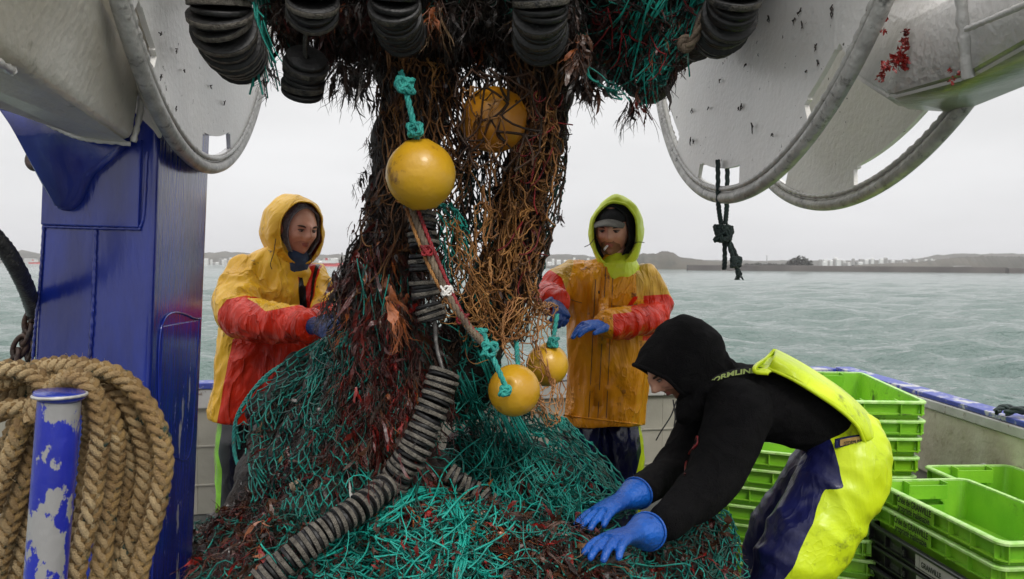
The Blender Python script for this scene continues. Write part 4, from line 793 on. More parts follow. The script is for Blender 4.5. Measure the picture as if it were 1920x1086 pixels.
# --- streaks of green twine hanging in the left column and at the back
tangle('twine', [(660, 480), (830, 470), (830, 760), (690, 780)], 210, M['teal'], 1.6, 90, dirn=(0, 1), spread=.22, curl=.25)
tangle('twine', [(640, 560), (760, 560), (800, 860), (560, 860)], 150, M['teal_dark'], 1.8, 90, dirn=(.2, 1), spread=.4, curl=.4)
tangle('twine', [(720, 100), (860, 100), (860, 420), (680, 420)], 60, M['brown_net'], 1.3, 90, dirn=(.05, 1), spread=.25, curl=.4)
tangle('twine', [(940, 100), (1060, 100), (1040, 420), (920, 560)], 50, M['brown_net'], 1.4, 90, dirn=(-.1, 1), spread=.3, curl=.5)
tangle('twine', [(850, 380), (1020, 300), (1000, 600), (860, 660)], 60, M['orange_net'], 1.5, 60, dirn=(.1, 1), spread=.9, curl=1.1, gap=.05)
tangle('twine', [(1010, 160), (1060, 160), (1010, 520), (960, 540)], 22, M['rope_red'], 1.9, 70, dirn=(-.2, 1), spread=.3, curl=.5, gap=.05)

# ------------------------------------------------------------------ ground gear: ropes threaded with rubber discs
EDGE_KEY = 'rubber_edge'
M['rubber_edge_dark'] = mat('dark_tyre_edge', (.09, .08, .06), (.03, .027, .022), .6, 40, .9, 200, c3=(.008, .008, .007), t3=.50, s3=22, w3=.08)
M['rubber_edge'] = mat('cut_tyre_edge', (.19, .17, .14), (.08, .07, .055), .6, 60, .9, 260, c3=(.02, .018, .015), t3=.60, s3=34, w3=.06)
def disc_meshes(r, t):
    def ring(prof, m0, m1):
        n = 22; V = []; Fc = []; mi = []
        for (rr, z) in prof:
            for j in range(n): a = 2 * math.pi * j / n; V.append((rr * math.cos(a), rr * math.sin(a), z))
        k = len(prof)
        for i in range(k - 1):
            for j in range(n): Fc.append((i * n + j, i * n + (j + 1) % n, (i + 1) * n + (j + 1) % n, (i + 1) * n + j)); mi.append(1 if prof[i][0] > .9 * r and prof[i + 1][0] > .9 * r and abs(prof[i][1] - prof[i + 1][1]) > t * .3 else 0)
        me = mesh(V, Fc); me.materials.append(m0); me.materials.append(m1); me.polygons.foreach_set('material_index', mi); me.polygons.foreach_set('use_smooth', np.ones(len(mi), bool)); return me
    h = t / 2
    grey = ring([(.15 * r, -h), (.97 * r, -h), (r, -h * .8), (r, h * .8), (.97 * r, h), (.15 * r, h)], M['rubber'], M[EDGE_KEY])
    blk = ring([(.15 * r, -h * .8), (.86 * r, -h * .8), (.89 * r, -h * .5), (.89 * r, h * .5), (.86 * r, h * .8), (.15 * r, h * .8)], M['rubber'], M['rubber'])
    return grey, blk
DG, DB = disc_meshes(.043, .0125)
EDGE_KEY = 'rubber_edge_dark'; DG2, DB2 = disc_meshes(.074, .0170)
GR_DARK = None
def string(root, path, grey, blk, t, wob=.10, gaps=(), scale=1.0, pattern=(0, 1), tilt=None):
    """discs threaded along a path, each its own part"""
    L_ = np.linalg.norm(np.diff(path, axis=0), axis=1).sum(); n = int(L_ / t); c = catmull(path, n); T = np.gradient(c, axis=0); T /= np.linalg.norm(T, axis=1, keepdims=True)
    for i in range(n):
        f = i / n
        if any(a < f < b for a, b in gaps): continue
        me = (grey, blk)[pattern[i % len(pattern)]]; o = bpy.data.objects.new('rubber_disc', me); COL.objects.link(o)
        d = Vector(T[i]) + Vector((RNG.normal() * wob, RNG.normal() * wob, RNG.normal() * wob)); o.rotation_mode = 'QUATERNION'; o.rotation_quaternion = d.to_track_quat('Z', 'X') @ Matrix.Rotation(RNG.uniform(0, 6), 4, 'Z').to_quaternion()
        o.scale = (scale * RNG.uniform(.94, 1.05),) * 2 + (1,); o.location = Vector(c[i]) + Vector(RNG.normal(size=3) * .0018); o.parent = root; o.matrix_parent_inverse = Matrix.Translation(-Vector(root.location))
gg = empty('ground_rope', P(560, 1060, 2.1), 'ground rope of black and grey rubber discs running down the net to lower left', 'ground rope')
string(gg, curve_px([(792, 400, 2.22), (792, 470, 2.2), (797, 540, 2.2), (812, 598, 2.2)]), DG, DB, .0102, pattern=(0, 1, 0, 1, 1), gaps=((.3, .36), (.5, .56), (.74, .82)), wob=.05)
string(gg, curve_px([(832, 700, 2.17), (815, 755, 2.15), (790, 815, 2.13), (765, 862, 2.12), (735, 905, 2.12)]), DG, DB, .0102, scale=1.04, gaps=((.26, .29), (.55, .58), (.80, .83)), wob=.05)
string(gg, curve_px([(722, 915, 2.08), (670, 955, 2.00), (610, 995, 1.94), (555, 1035, 1.90), (490, 1092, 1.86)]), DG, DB, .0102, scale=.84, gaps=((.24, .27), (.5, .53), (.72, .745)), wob=.05)
V, Fc = rope_twist(curve_px([(800, 380, 2.22), (815, 600, 2.2), (819, 650, 2.19), (832, 700, 2.17)]), .0062, .05, 5); link('wire_core', fast_mesh(V, Fc), M['wire'], gg, True)
EDGE_KEY = 'rubber_edge'; DG3, DB3 = disc_meshes(.076, .0170)
g2 = empty('ground_rope', P(890, 920, 2.25), 'short run of small grey discs crossing the heap above the brown weed', 'ground rope')
string(g2, curve_px([(845, 890, 2.26), (880, 915, 2.25), (925, 945, 2.24)]), DG, DB, .0102, scale=.72, wob=.1)
g3 = empty('ground_rope', P(1090, 1010, 2.36), 'frayed disc rope end under the gloves of the man in black', 'ground rope')
string(g3, curve_px([(1060, 995, 2.3), (1085, 1012, 2.3), (1120, 1035, 2.3)]), DG, DB, .0102, scale=.6, wob=.05)

# ------------------------------------------------------------------ the wound net overhead: bundle, bobbin strings, drooping mesh
wound = empty('wound_net', RC, 'dark bundle of net wound round the reel overhead, bristling with weed', 'fishing net')
def arc(off0, off1, r0, r1, a0, a1, n=12): return np.array([ra(r0 + (r1 - r0) * t, a0 + (a1 - a0) * t, off0 + (off1 - off0) * t) for t in np.linspace(0, 1, n)])
prs = []
for (o, r_, k) in ((-.62, .50, .10), (-.40, .50, .13), (-.15, .52, .16), (.10, .52, .16), (.36, .52, .15), (.60, .50, .12)):
    pth = arc(o, o + .05, r_, r_, -210, 10, 26); prs.append(tube(pth, k, side=tuple(RA), seg=14, caps=True))
prs.append(cap_px([(650, 40, 2.5, 60), (600, 60, 2.5, 60), (560, 50, 2.5, 40)])); prs.append(cap_px([(1130, 60, 2.45, 60), (1190, 110, 2.45, 62), (1210, 140, 2.45, 52)])); prs.append(cap_px([(1250, 40, 2.4, 60), (1290, 30, 2.4, 50)]))
wb = skin_union(prs, .026, 3, lambda V: .035 * nz(V, 7, 8) + .02 * nz(V, 19, 2)); link('matted_shade_bundle', wb, M['bulk'], wound, True)  # solid bundle, inner shade carried by its near-black colour
wco = arr(wb); w_bvh = BVHTree.FromPolygons([Vector(v) for v in wco], [tuple(p.vertices) for p in wb.polygons])
_save = bulk_bvh; bulk_bvh = w_bvh
netting('netting', [[(1120, -40, 2.2), (1260, -40, 2.2), (1330, -20, 2.2)], [(1090, 60, 2.2), (1210, 60, 2.2), (1320, 40, 2.2)], [(1100, 140, 2.25), (1190, 150, 2.25), (1270, 110, 2.25)], [(1150, 180, 2.3), (1200, 195, 2.3), (1240, 170, 2.3)]], 11, 13, M['teal'], 2.2, jit=.4, bend=.2, wave=1.3, gap=.012, parent=wound)
tangle('twine', [(1170, -20), (1330, -20), (1270, 100), (1200, 150)], 70, M['teal_bright'], 2.0, 110, dirn=(-.45, 1), spread=.12, curl=.15, gap=.01, gmax=.01, d=2.2, parent=wound)
tangle('twine', [(458, -60), (495, -60), (495, 40), (465, 40)], 46, M['teal_bright'], 2.0, 110, dirn=(.1, 1), spread=.06, curl=.1, gap=.02, gmax=.02, d=2.2, parent=wound, only_hit=False)
tangle('twine', [(500, -20), (1320, -20), (1200, 180), (700, 60), (520, 60)], 260, M['black_net'], 2.0, 90, dirn=None, curl=.8, gap=.02, d=2.2, parent=wound)
tangle('twine', [(700, 0), (1100, 0), (1080, 60), (720, 60)], 40, M['teal_dark'], 1.8, 80, dirn=None, curl=.8, gap=.02, d=2.2, parent=wound)
tangle('twine', [(1100, 0), (1320, 0), (1260, 120), (1150, 150)], 40, M['rope_red'], 1.8, 60, dirn=(-.4, 1), spread=.5, curl=.6, gap=.02, d=2.2, parent=wound)
V, Fc = rope_twist(curve_px([(1345, -20, 2.0), (1325, 20, 2.0), (1300, 75, 2.02), (1285, 92, 2.04), (1278, 80, 2.04), (1290, 70, 2.04)], 30), .013); tag(link('rope', fast_mesh(V, Fc), M['rope_grey'], None, True), 'grey green laid rope hanging from the reel beside the right flange disc', 'rope')
bulk_bvh = _save
def bob(label, path, grey=DG2, blk=DB2, sc=1.0, wob=.06, pat=(0, 1), t=.0150):
    e_ = empty('bobbin_rope', path[len(path) // 2], label, 'ground rope', None); string(e_, path, grey, blk, t, wob=wob, scale=sc, pattern=pat); return e_
bob('wound disc rope beside the left flange disc, top left of the frame', curve_px([(412, -40, 1.93), (412, 20, 1.95), (422, 60, 2.0), (436, 88, 2.1), (452, 104, 2.22)]), DG3, DB3, pat=(0, 1), sc=1.02)
bob('wound disc rope directly above the dangling black bobbins', curve_px([(585, -60, 1.95), (585, 0, 1.95), (587, 32, 2.0)]), DG3, DB3, sc=.85)
bob('dangling cluster of tilted black rubber bobbins hanging below the wound net, left', curve_px([(575, 112, 2.1), (570, 140, 2.13), (566, 172, 2.16)]), sc=.82, pat=(1, 0, 1), wob=.05)
V, Fc = rope_twist(curve_px([(588, 25, 2.0), (573, 70, 2.05), (572, 110, 2.1)]), .006, .05, 5); tag(link('wire_rope', fast_mesh(V, Fc), M['wire'], None, True), 'short steel wire between the upper disc rope and the dangling bobbins', 'wire')
bob('wound disc rope left of the knotted turquoise rope at the top edge', curve_px([(742, -60, 1.98), (740, 0, 1.98), (745, 40, 2.05), (752, 58, 2.16)]), sc=.88, pat=(1, 0, 1))
bob('large dark wound disc rope above the right hanging column of net', curve_px([(1012, -60, 1.95), (1012, 10, 1.95), (1012, 48, 2.02), (1012, 72, 2.14)]), sc=.98, pat=(1, 1, 0))
bob('wound disc rope tucked against the right flange disc', curve_px([(1385, -60, 1.9), (1378, 0, 1.93), (1362, 40, 2.0), (1345, 66, 2.12)]), sc=.95, pat=(1, 0, 1, 1))

# ------------------------------------------------------------------ floats with their knotted turquoise ropes
def knot(c, r, rope_r, n=3, seed=0):
    t = np.linspace(0, 2 * np.pi * n, 26 * n); rng = np.random.default_rng(seed); ph = rng.uniform(0, 6, 4)
    return np.stack([c[0] + r * np.cos(t) * (1 + .25 * np.sin(t * 1.7 + ph[0])), c[1] + r * .8 * np.sin(t + ph[1]) * .9, c[2] + r * .95 * np.sin(t * 1.37 + ph[2])], 1)
def float_ball(px, py, d, rpx, m, axis, rope_px, label, rr=.0085, knots=(), teal='rope_teal'):
    c = P(px, py, d); R_ = rp(rpx, d); e_ = empty('float', c - np.array([0, 0, R_]), label, 'float', 'yellow trawl floats')
    V, Fc = ellipsoid((0, 0, 0), (1, 1, 1), seg=56); a = np.array(axis, float); a /= np.linalg.norm(a); z = V @ a
    r_ = np.sqrt(np.maximum(1 - z * z, 0)); dimp = np.exp(-(r_ / .16) ** 2) * .22 - .05 * np.exp(-((r_ - .30) / .10) ** 2); s = 1 - dimp * (np.abs(z) > .5)
    seam = 1 + .012 * np.exp(-(z / .02) ** 2); V = V * (s * seam)[:, None]; link('ball', mesh(V * R_ + c, Fc), m, e_, True)
    if rope_px:
        W_2 = curve_px(rope_px); V, Fc = rope_twist(W_2, rr, None, 3); link('rope', fast_mesh(V, Fc), M[teal], e_, True)
    for i, (kx, ky, kd, kr) in enumerate(knots):
        kp = knot(P(kx, ky, kd), rp(kr, kd), rr, 3, i + int(px)); V, Fc = rope_twist(kp, rr * .8, None, 3); link('knot', fast_mesh(V, Fc), M[teal], e_, True)
    return e_
float_ball(789, 328, 2.12, 65, M['float'], (-.1, -.12, 1), [(752, 135, 2.13), (760, 165, 2.1), (768, 200, 2.08), (776, 235, 2.08), (783, 268, 2.11), (786, 280, 2.13)], 'large bright yellow float hanging from a knotted turquoise rope on the left column', .0085, [(760, 160, 2.08, 13), (778, 243, 2.07, 11)])
float_ball(926, 225, 2.32, 61, M['float_orange'], (.8, -.2, .4), None, 'orange yellow float caught inside the brown mesh high on the right column')
# brown mesh stretched over the second float
_sv = bulk_bvh; _fc = P(926, 225, 2.32); _V, _F = ellipsoid(_fc, (rp(61, 2.32),) * 3, seg=40); bulk_bvh = BVHTree.FromPolygons([Vector(v) for v in _V], _F)
netting('netting', [[(850, 130, 2.2), (1010, 130, 2.2)], [(855, 225, 2.2), (1015, 225, 2.2)], [(860, 320, 2.2), (1010, 320, 2.2)]], 4, 7, M['brown_net'], 3.0, jit=.25, bend=.15, gap=.004, wave=.4, drop=0, maxback=.4)
bulk_bvh = _sv
lump_w = None
float_ball(964, 732, 2.16, 49, M['float'], (-.28, -.9, .32), [(905, 620, 2.1), (920, 660, 2.08), (935, 695, 2.05), (948, 725, 2.055), (952, 738, 2.08)], 'yellow float with a turquoise rope through its hole, lowest of the four', .0075, [(918, 655, 2.07, 12), (947, 733, 2.05, 8), (900, 628, 2.1, 10)])
float_ball(1026, 684, 2.46, 40, M['float'], (.05, -.35, .95), [(1045, 590, 2.5), (1040, 620, 2.47), (1036, 645, 2.44), (1034, 662, 2.43)], 'yellow float hanging on a turquoise rope below the glove of the man with the cap', .0075, [(1037, 642, 2.42, 8)])
V, Fc = rope_twist(curve_px([(968, 640, 2.3), (970, 665, 2.25), (972, 690, 2.2)]), .0075); tag(link('rope', fast_mesh(V, Fc), M['rope_teal'], None, True), 'short turquoise rope end above the lowest yellow float', 'rope')
# headline rope: bundle of brown, red and grey lines from behind the first float down to the third
hl = empty('headline_rope', P(840, 540, 2.12), 'bundle of brown, grey and red lines slanting from the first float to the lowest float', 'rope')
for off, m, r_ in (((0, 0), 'rope_grey', .010), ((9, -5), 'rope_red', .0055), ((-8, 5), 'orange_net', .0055), ((4, 9), 'wire', .0045)):
    V, Fc = rope_twist(curve_px([(770 + off[0], 385 + off[1], 2.16), (790 + off[0], 440 + off[1], 2.13), (815 + off[0], 500 + off[1], 2.11), (845 + off[0] * .6, 560 + off[1], 2.1), (878, 612 + off[1], 2.09), (905, 640 + off[1], 2.09)]), r_, None, 3); link('line', fast_mesh(V, Fc), M[m], hl, True)
for (kx, ky) in ((800, 470), (838, 545), (868, 598)):
    kp = knot(P(kx, ky, 2.1), rp(9, 2.1), .004, 4, kx); V, Fc = rope_twist(kp, .0032); link('lashing', fast_mesh(V, Fc), M['paper' if kx == 838 else 'rope_red'], hl, True)

# knotted dark rope hanging behind the right disc
kr = empty('knotted_rope', P(1370, 520, 2.75), 'doubled dark green rope with a big knot hanging below the right flange disc', 'rope')
for pts in ([(1346, 300, 2.72), (1347, 380, 2.72), (1352, 420, 2.72)], [(1364, 300, 2.73), (1363, 380, 2.73), (1360, 420, 2.72)], [(1358, 440, 2.74), (1359, 480, 2.74), (1358, 505, 2.74)], [(1362, 440, 2.72), (1372, 475, 2.72), (1380, 495, 2.72), (1385, 520, 2.72)], [(1366, 450, 2.74), (1380, 480, 2.74), (1382, 500, 2.74)]):
    V, Fc = rope_twist(curve_px(pts), .0085); link('strand', fast_mesh(V, Fc), M['rope_dark'], kr, True)
for (x, y, r_, n_) in ((1356, 438, 14, 5), (1380, 492, 8, 3)):
    kp = knot(P(x, y, 2.71), rp(r_, 2.71), .008, n_, x); V, Fc = rope_twist(kp, .0085); link('knot', fast_mesh(V, Fc), M['rope_dark'], kr, True)
Q = np.array([[P(1385 + random.uniform(-3, 3), 505, 2.72), P(1386 + random.uniform(-6, 6), 514, 2.72), P(1386 + random.uniform(-9, 9), 525, 2.72)] for _ in range(26)]); V, Fc = strands(Q, .0012, 3); link('frayed_end', fast_mesh(V, Fc), M['rope_dark'], kr, True)

# ------------------------------------------------------------------ seaweed
WEED = {k: (Pile(), Pile()) for k in ('weed_red', 'weed_bright', 'weed_brown', 'weed_dark', 'weed_orange', 'weed_tan')}
def fronds(poly, n, mix, L_=60, width=1.6, gap=.03, d=2.4, dirn=(0, 0, -1), spread=.45, strandsn=5, branch=3, bvh=None, only=True, blade=.5, free_depth=None):
    global bulk_bvh
    sv = bulk_bvh
    if bvh is not None: bulk_bvh = bvh
    poly = np.array(poly, float); lo, hi = poly.min(0), poly.max(0); keys = list(mix); pr = np.array([mix[k] for k in keys], float); pr /= pr.sum(); c = 0; tries = 0
    store = {k: ([], [], [], []) for k in keys}
    while c < n and tries < n * 8:
        tries += 1; p = RNG.uniform(lo, hi)
        if sdf_poly([p], poly)[0] < 0: continue
        w = P(p[0], p[1], d); h, nrm = hit(w)
        if h is None:
            if only: continue
            base = P(p[0], p[1], free_depth or d); out = np.array([0, -1., 0])
        else: base = h * 1.0; base = EYE + (h - EYE) * (1 - abs(RNG.normal(gap, gap * .6)) / h[1]); out = np.array([0, -1., .1])
        c += 1; k = keys[RNG.choice(len(keys), p=pr)]; sz = base[1] / FPX * L_ * RNG.uniform(.45, 1.5)
        dr = np.array(dirn, float) + RNG.normal(size=3) * spread * .6
        for s_ in range(strandsn):
            di = dr + RNG.normal(size=3) * spread + out * .15; di /= np.linalg.norm(di); M_ = 7; pt = base + RNG.normal(size=3) * .006; pts = [pt]; st = sz / (M_ - 1) * RNG.uniform(.5, 1.2)
            for j in range(M_ - 1): di = di + RNG.normal(size=3) * .26 + np.array([0, 0, -.16]); di /= np.linalg.norm(di); pt = pt + di * st; pts.append(pt)
            pts = np.array(pts)
            if RNG.random() < blade: store[k][0].append(pts); store[k][1].append(np.array([.4, .8, 1, 1.1, .9, .6, .15]) * base[1] / FPX * width * RNG.uniform(.8, 2.6) * (1 + .4 * RNG.normal(size=7)).clip(.3, 2))
            else:
                store[k][2].append(pts); store[k][3].append(np.array([1, .9, .8, .7, .6, .5, .3]) * base[1] / FPX * width * .55)
            for b in range(branch):
                j = RNG.integers(1, 6); bp = pts[j]; bd = di + RNG.normal(size=3) * .55 + np.array([0, 0, -.3]); bd /= np.linalg.norm(bd); q_ = np.array([bp + bd * st * .45 * i + RNG.normal(size=3) * st * .06 for i in range(7)])
                store[k][2].append(q_); store[k][3].append(np.array([1, .9, .8, .7, .6, .4, .2]) * base[1] / FPX * width * .4)
    for k in keys:
        a, aw, b, bw = store[k]
        if a: V, Fc = ribbons(np.array(a), np.array(aw)); WEED[k][0].add(V, Fc)
        if b: V, Fc = strands(np.array(b), np.array(bw), 3); WEED[k][0].add(V, Fc)
    bulk_bvh = sv
DARK = dict(weed_dark=5, weed_brown=2, weed_red=2)
fronds([(660, 440), (840, 420), (840, 700), (790, 900), (600, 860), (620, 600)], 620, dict(weed_dark=4, weed_red=4, weed_brown=2, weed_orange=.25, weed_bright=.3), 66, 1.6, branch=2, strandsn=4, spread=.26, blade=.4)
fronds([(660, 600), (780, 560), (800, 860), (640, 880)], 170, dict(weed_red=4, weed_bright=1.0, weed_brown=1.4, weed_orange=.4), 56, 1.6, branch=2, strandsn=4, gap=.06)
fronds([(700, 90), (860, 90), (860, 420), (700, 430)], 90, dict(weed_dark=6, weed_brown=2, weed_red=.6), 60, 1.4, branch=1, strandsn=3, spread=.2, blade=.35)
fronds([(940, 90), (1060, 90), (1040, 420), (900, 560)], 45, dict(weed_dark=6, weed_brown=2, weed_red=.8), 55, 1.4, branch=1, strandsn=3, gap=.01, spread=.2, blade=.35)
fronds([(470, 760), (650, 700), (700, 900), (470, 960)], 260, dict(weed_dark=4, weed_red=3, weed_brown=2, weed_tan=.12, weed_orange=.1), 36, 1.2, branch=3, strandsn=4, dirn=(-.2, 0, -.8), spread=.7, gap=.014)
fronds([(365, 960), (480, 930), (620, 980), (480, 1086), (350, 1086)], 330, dict(weed_dark=2, weed_red=4, weed_brown=3, weed_bright=.5, weed_orange=.25), 42, 1.7, branch=3, strandsn=4, dirn=(.4, 0, -.3), spread=.9, gap=.016)
fronds([(830, 930), (950, 940), (1130, 1010), (1180, 1086), (930, 1086), (900, 1010)], 300, dict(weed_red=3, weed_brown=4, weed_dark=2, weed_bright=1, weed_orange=.6, weed_tan=.5), 48, 2.4, branch=3, strandsn=4, dirn=(.5, 0, -.4), spread=.8, gap=.03)
fronds([(790, 720), (860, 700), (840, 800), (770, 880), (700, 930), (690, 900)], 60, dict(weed_red=3, weed_dark=3, weed_brown=2), 60, 1.4, branch=2, strandsn=3, gap=.13, spread=.2)
fronds([(640, 960), (830, 890), (860, 950), (700, 1000)], 90, dict(weed_red=3, weed_bright=1, weed_orange=.5, weed_brown=2), 36, 2.0, strandsn=4, dirn=(.3, 0, -.5), spread=.8)
fronds([(860, 740), (1150, 900), (1050, 980), (870, 930)], 130, dict(weed_red=3, weed_brown=2, weed_bright=.6), 26, 1.6, strandsn=4, dirn=(.3, 0, -.5), spread=.9, gap=.02)
fronds([(1200, 960), (1380, 950), (1400, 1086), (1190, 1086)], 110, dict(weed_red=3, weed_brown=3, weed_bright=.8, weed_tan=.3), 34, 2.0, strandsn=4, dirn=(.2, 0, -.4), spread=1, gap=.016)
fronds([(560, 1010), (900, 950), (930, 1086), (540, 1086)], 120, dict(weed_red=3, weed_brown=2, weed_bright=1), 30, 1.8, strandsn=3, spread=1, gap=.05)
fronds([(860, 420), (1020, 320), (1000, 560), (880, 620)], 36, dict(weed_brown=2, weed_red=1), 36, 1.4, strandsn=2, gap=.04)
# overhead fringe
fronds([(500, 0), (720, 0), (700, 110), (640, 135), (520, 90)], 240, DARK | dict(weed_orange=.35), 46, 1.7, bvh=w_bvh, d=2.2, strandsn=4, gap=.02)
fronds([(700, 0), (1100, 0), (1100, 110), (700, 110)], 240, dict(weed_dark=6, weed_brown=2, weed_red=.5, weed_tan=.12, weed_orange=.15), 50, 1.8, bvh=w_bvh, d=2.2, strandsn=4, gap=.03)
fronds([(1090, 20), (1330, 0), (1250, 180), (1150, 180)], 200, DARK | dict(weed_bright=.2, weed_orange=.2), 34, 1.6, bvh=w_bvh, d=2.2, strandsn=3, gap=.01)
fronds([(615, 120), (700, 100), (700, 140), (630, 150)], 34, dict(weed_dark=1), 62, 1.8, d=2.35, only=False, strandsn=3, spread=.35, blade=.6)
fronds([(1068, 90), (1125, 120), (1120, 170), (1075, 160)], 24, dict(weed_dark=2, weed_brown=2), 56, 2.0, d=2.35, only=False, strandsn=3, spread=.3, blade=.7)
fronds([(1170, 185), (1215, 190), (1200, 205), (1180, 200)], 8, dict(weed_dark=2, weed_red=2), 60, 1.6, d=2.35, only=False, strandsn=3, spread=.25)
fronds([(495, 125), (520, 125), (515, 145), (500, 140)], 5, dict(weed_dark=1), 56, 1.6, d=2.35, only=False, strandsn=2, spread=.25)
fronds([(695, 130), (715, 130), (700, 420), (650, 480)], 34, dict(weed_dark=4, weed_red=1), 40, 1.3, d=2.46, only=False, strandsn=2, spread=.35, blade=.3)
fronds([(640, 470), (665, 470), (625, 590), (600, 590)], 36, dict(weed_dark=3, weed_red=2), 40, 1.4, d=2.5, only=False, strandsn=3, spread=.35, blade=.3)
fronds([(1060, 200), (1068, 200), (1052, 420), (1040, 420)], 12, dict(weed_dark=3, weed_red=1), 26, 1.2, d=2.5, only=False, strandsn=2, spread=.3, blade=.3)
fronds([(808, 0), (825, 0), (815, 40), (800, 40)], 8, dict(weed_orange=2), 40, 2.2, bvh=w_bvh, d=2.0, only=False, strandsn=4, gap=.08)
fronds([(1078, 60), (1092, 60), (1098, 120), (1080, 120)], 10, dict(weed_orange=1, weed_brown=2), 50, 2.2, d=2.1, only=False, strandsn=4, spread=.3)
fronds([(720, 470), (760, 470), (760, 600), (730, 600)], 14, dict(weed_orange=1, weed_brown=1), 60, 2.6, gap=.09, strandsn=3, spread=.2)
for k, (a, b) in WEED.items():
    nm = {'weed_red': 'dark red', 'weed_bright': 'bright red', 'weed_brown': 'brown', 'weed_dark': 'blackish', 'weed_orange': 'orange', 'weed_tan': 'pale tan'}[k]
    tag(a.build('seaweed', M[k], None, 'stuff', False), nm + ' seaweed tangled all through the hanging net and the heap', 'seaweed')
# shells and scraps in the net
def lump(name, px, py, d, rx, m, label, cat, seed, drape=True, sq=.5):
    w = P(px, py, d); h, _ = hit(w); w = h + (EYE - h) * .02 if h is not None and drape else w; r = rp(rx, w[1]); V, Fc = ellipsoid((0, 0, 0), (1, .6, sq), seg=20)
    V = V * (1 + .35 * nz(V, 2.3, seed) + .15 * nz(V, 6, seed))[:, None] * r + w; tag(link(name, mesh(V, Fc), m, None, True), label, cat)
lump('shell', 556, 912, 2.6, 13, M['shell'], 'pale barnacled shell stuck in the mesh of the left bulge', 'shell', 1, sq=.9)
lump('shell', 899, 962, 2.2, 12, M['shell'], 'small smooth tan shell on the brown weed in front', 'shell', 2)
lump('sponge', 888, 1000, 2.2, 16, M['weed_orange'], 'brown orange sponge below the small tan shell', 'sponge', 3, sq=1.4)
lump('sponge', 1103, 1033, 2.28, 22, M['weed_tan'], 'shaggy tan clump beside the lower blue glove of the man in black', 'sponge', 4, sq=.8)
Q = settle(Pn(np.array([(650, 878, 2.1), (655, 900, 2.1), (658, 925, 2.1), (660, 955, 2.1)])), .05, .6); V, Fc = ribbons(Q[None], np.array([[.006, .009, .008, .002]])); tag(link('plastic_scrap', fast_mesh(V, Fc), M['paper'], None), 'torn white plastic strip hanging over the discs', 'scrap')
V, Fc = Q, None
# blobs of red weed on the white beam and plates
def splat(pts, d, m, label, n=60, w=.004):
    Q = []
    for (x, y, r) in pts:
        for _ in range(n // len(pts)):
            a = P(x, y, d) + RNG.normal(size=3) * np.array([1, .15, 1]) * rp(r, d) * .5; di = RNG.normal(size=3) * np.array([1, .2, 1]); di[2] -= .6; di /= np.linalg.norm(di); Q.append([a + di * t * rp(r, d) + RNG.normal(size=3) * .0015 for t in (0, .3, .6, .9)])
    V, Fc = ribbons(np.array(Q), np.tile(np.array([[.5, 1, .8, .2]]) * w, (len(Q), 1))); return tag(link('seaweed_scrap', fast_mesh(V, Fc), m, None), label, 'seaweed')
splat([(1699, 60, 6), (1695, 80, 8), (1690, 100, 12), (1682, 112, 16), (1692, 108, 14), (1662, 120, 8), (1652, 142, 9), (1697, 122, 8)], 1.83, M['weed_bright'], 'bright red weed stuck on the corner of the right white beam', 150)
def on_plate(px, py, off):
    v = cF + cR * ((px - 960) / FPX) - cU * ((py - 543) / FPX); o = RC + RA * off - EYE; return EYE + v * ((o @ RA) / (v @ RA))
Q = []; W2 = []
for (x, y, L_, a) in ((1500, 18, 10, 80), (1505, 40, 16, 100), (1492, 32, 14, 55), (1298, 205, 7, 80), (1330, 202, 6, 20), (1390, 195, 14, 95), (1386, 200, 8, 80), (1296, 258, 15, 85), (1301, 262, 9, 110), (1412, 232, 20, 95), (1530, 85, 12, 100), (1534, 110, 12, 95), (1512, 130, 8, 95), (1560, 10, 26, 100), (1440, 28, 22, 120), (1246, 165, 12, 20), (1270, 300, 8, 60), (1450, 250, 7, 70), (1400, 120, 6, 40), (1350, 150, 7, 100)):
    c = on_plate(x, y, W_ - .004); t = math.radians(a); u = math.cos(t) * R1 - math.sin(t) * R2
    for _ in range(2): Q.append([c + u * rp(L_, c[1]) * k + RNG.normal(size=3) * .0022 - RA * .002 for k in (0, .3, .6, 1)]); W2.append([.0025, .004, .003, .001])
for (x, y, L_, a) in ((372, 60, 12, 80), (330, 90, 10, 95), (345, 130, 8, 100), (300, 140, 10, 60), (395, 160, 7, 80), (330, 200, 9, 100), (420, 190, 8, 80), (300, 60, 9, 90)):
    c = on_plate(x, y, -W_ + .018); t = math.radians(a); u = math.cos(t) * R1 - math.sin(t) * R2
    for _ in range(2): Q.append([c + u * rp(L_, c[1]) * k + RNG.normal(size=3) * .002 + RA * .002 for k in (0, .3, .6, 1)]); W2.append([.002, .003, .002, .001])
V, Fc = strands(np.array(Q), np.array(W2) * .6, 4); tag(link('seaweed_scrap', fast_mesh(V, Fc), M['weed_dark'], None), 'small dark weed scraps stuck on the white faces of the flange discs', 'seaweed', None, 'stuff')
splat([(1658, 58, 7), (1661, 38, 4)], 1.84, M['weed_bright'], 'tiny red scrap on the right white beam near the disc rim', 16, .0025)
splat([(1800, 135, 6), (1786, 150, 6), (1780, 132, 4)], 1.62, M['weed_bright'], 'small red scraps at the foot of the weld bead on the right beam', 20, .0025)

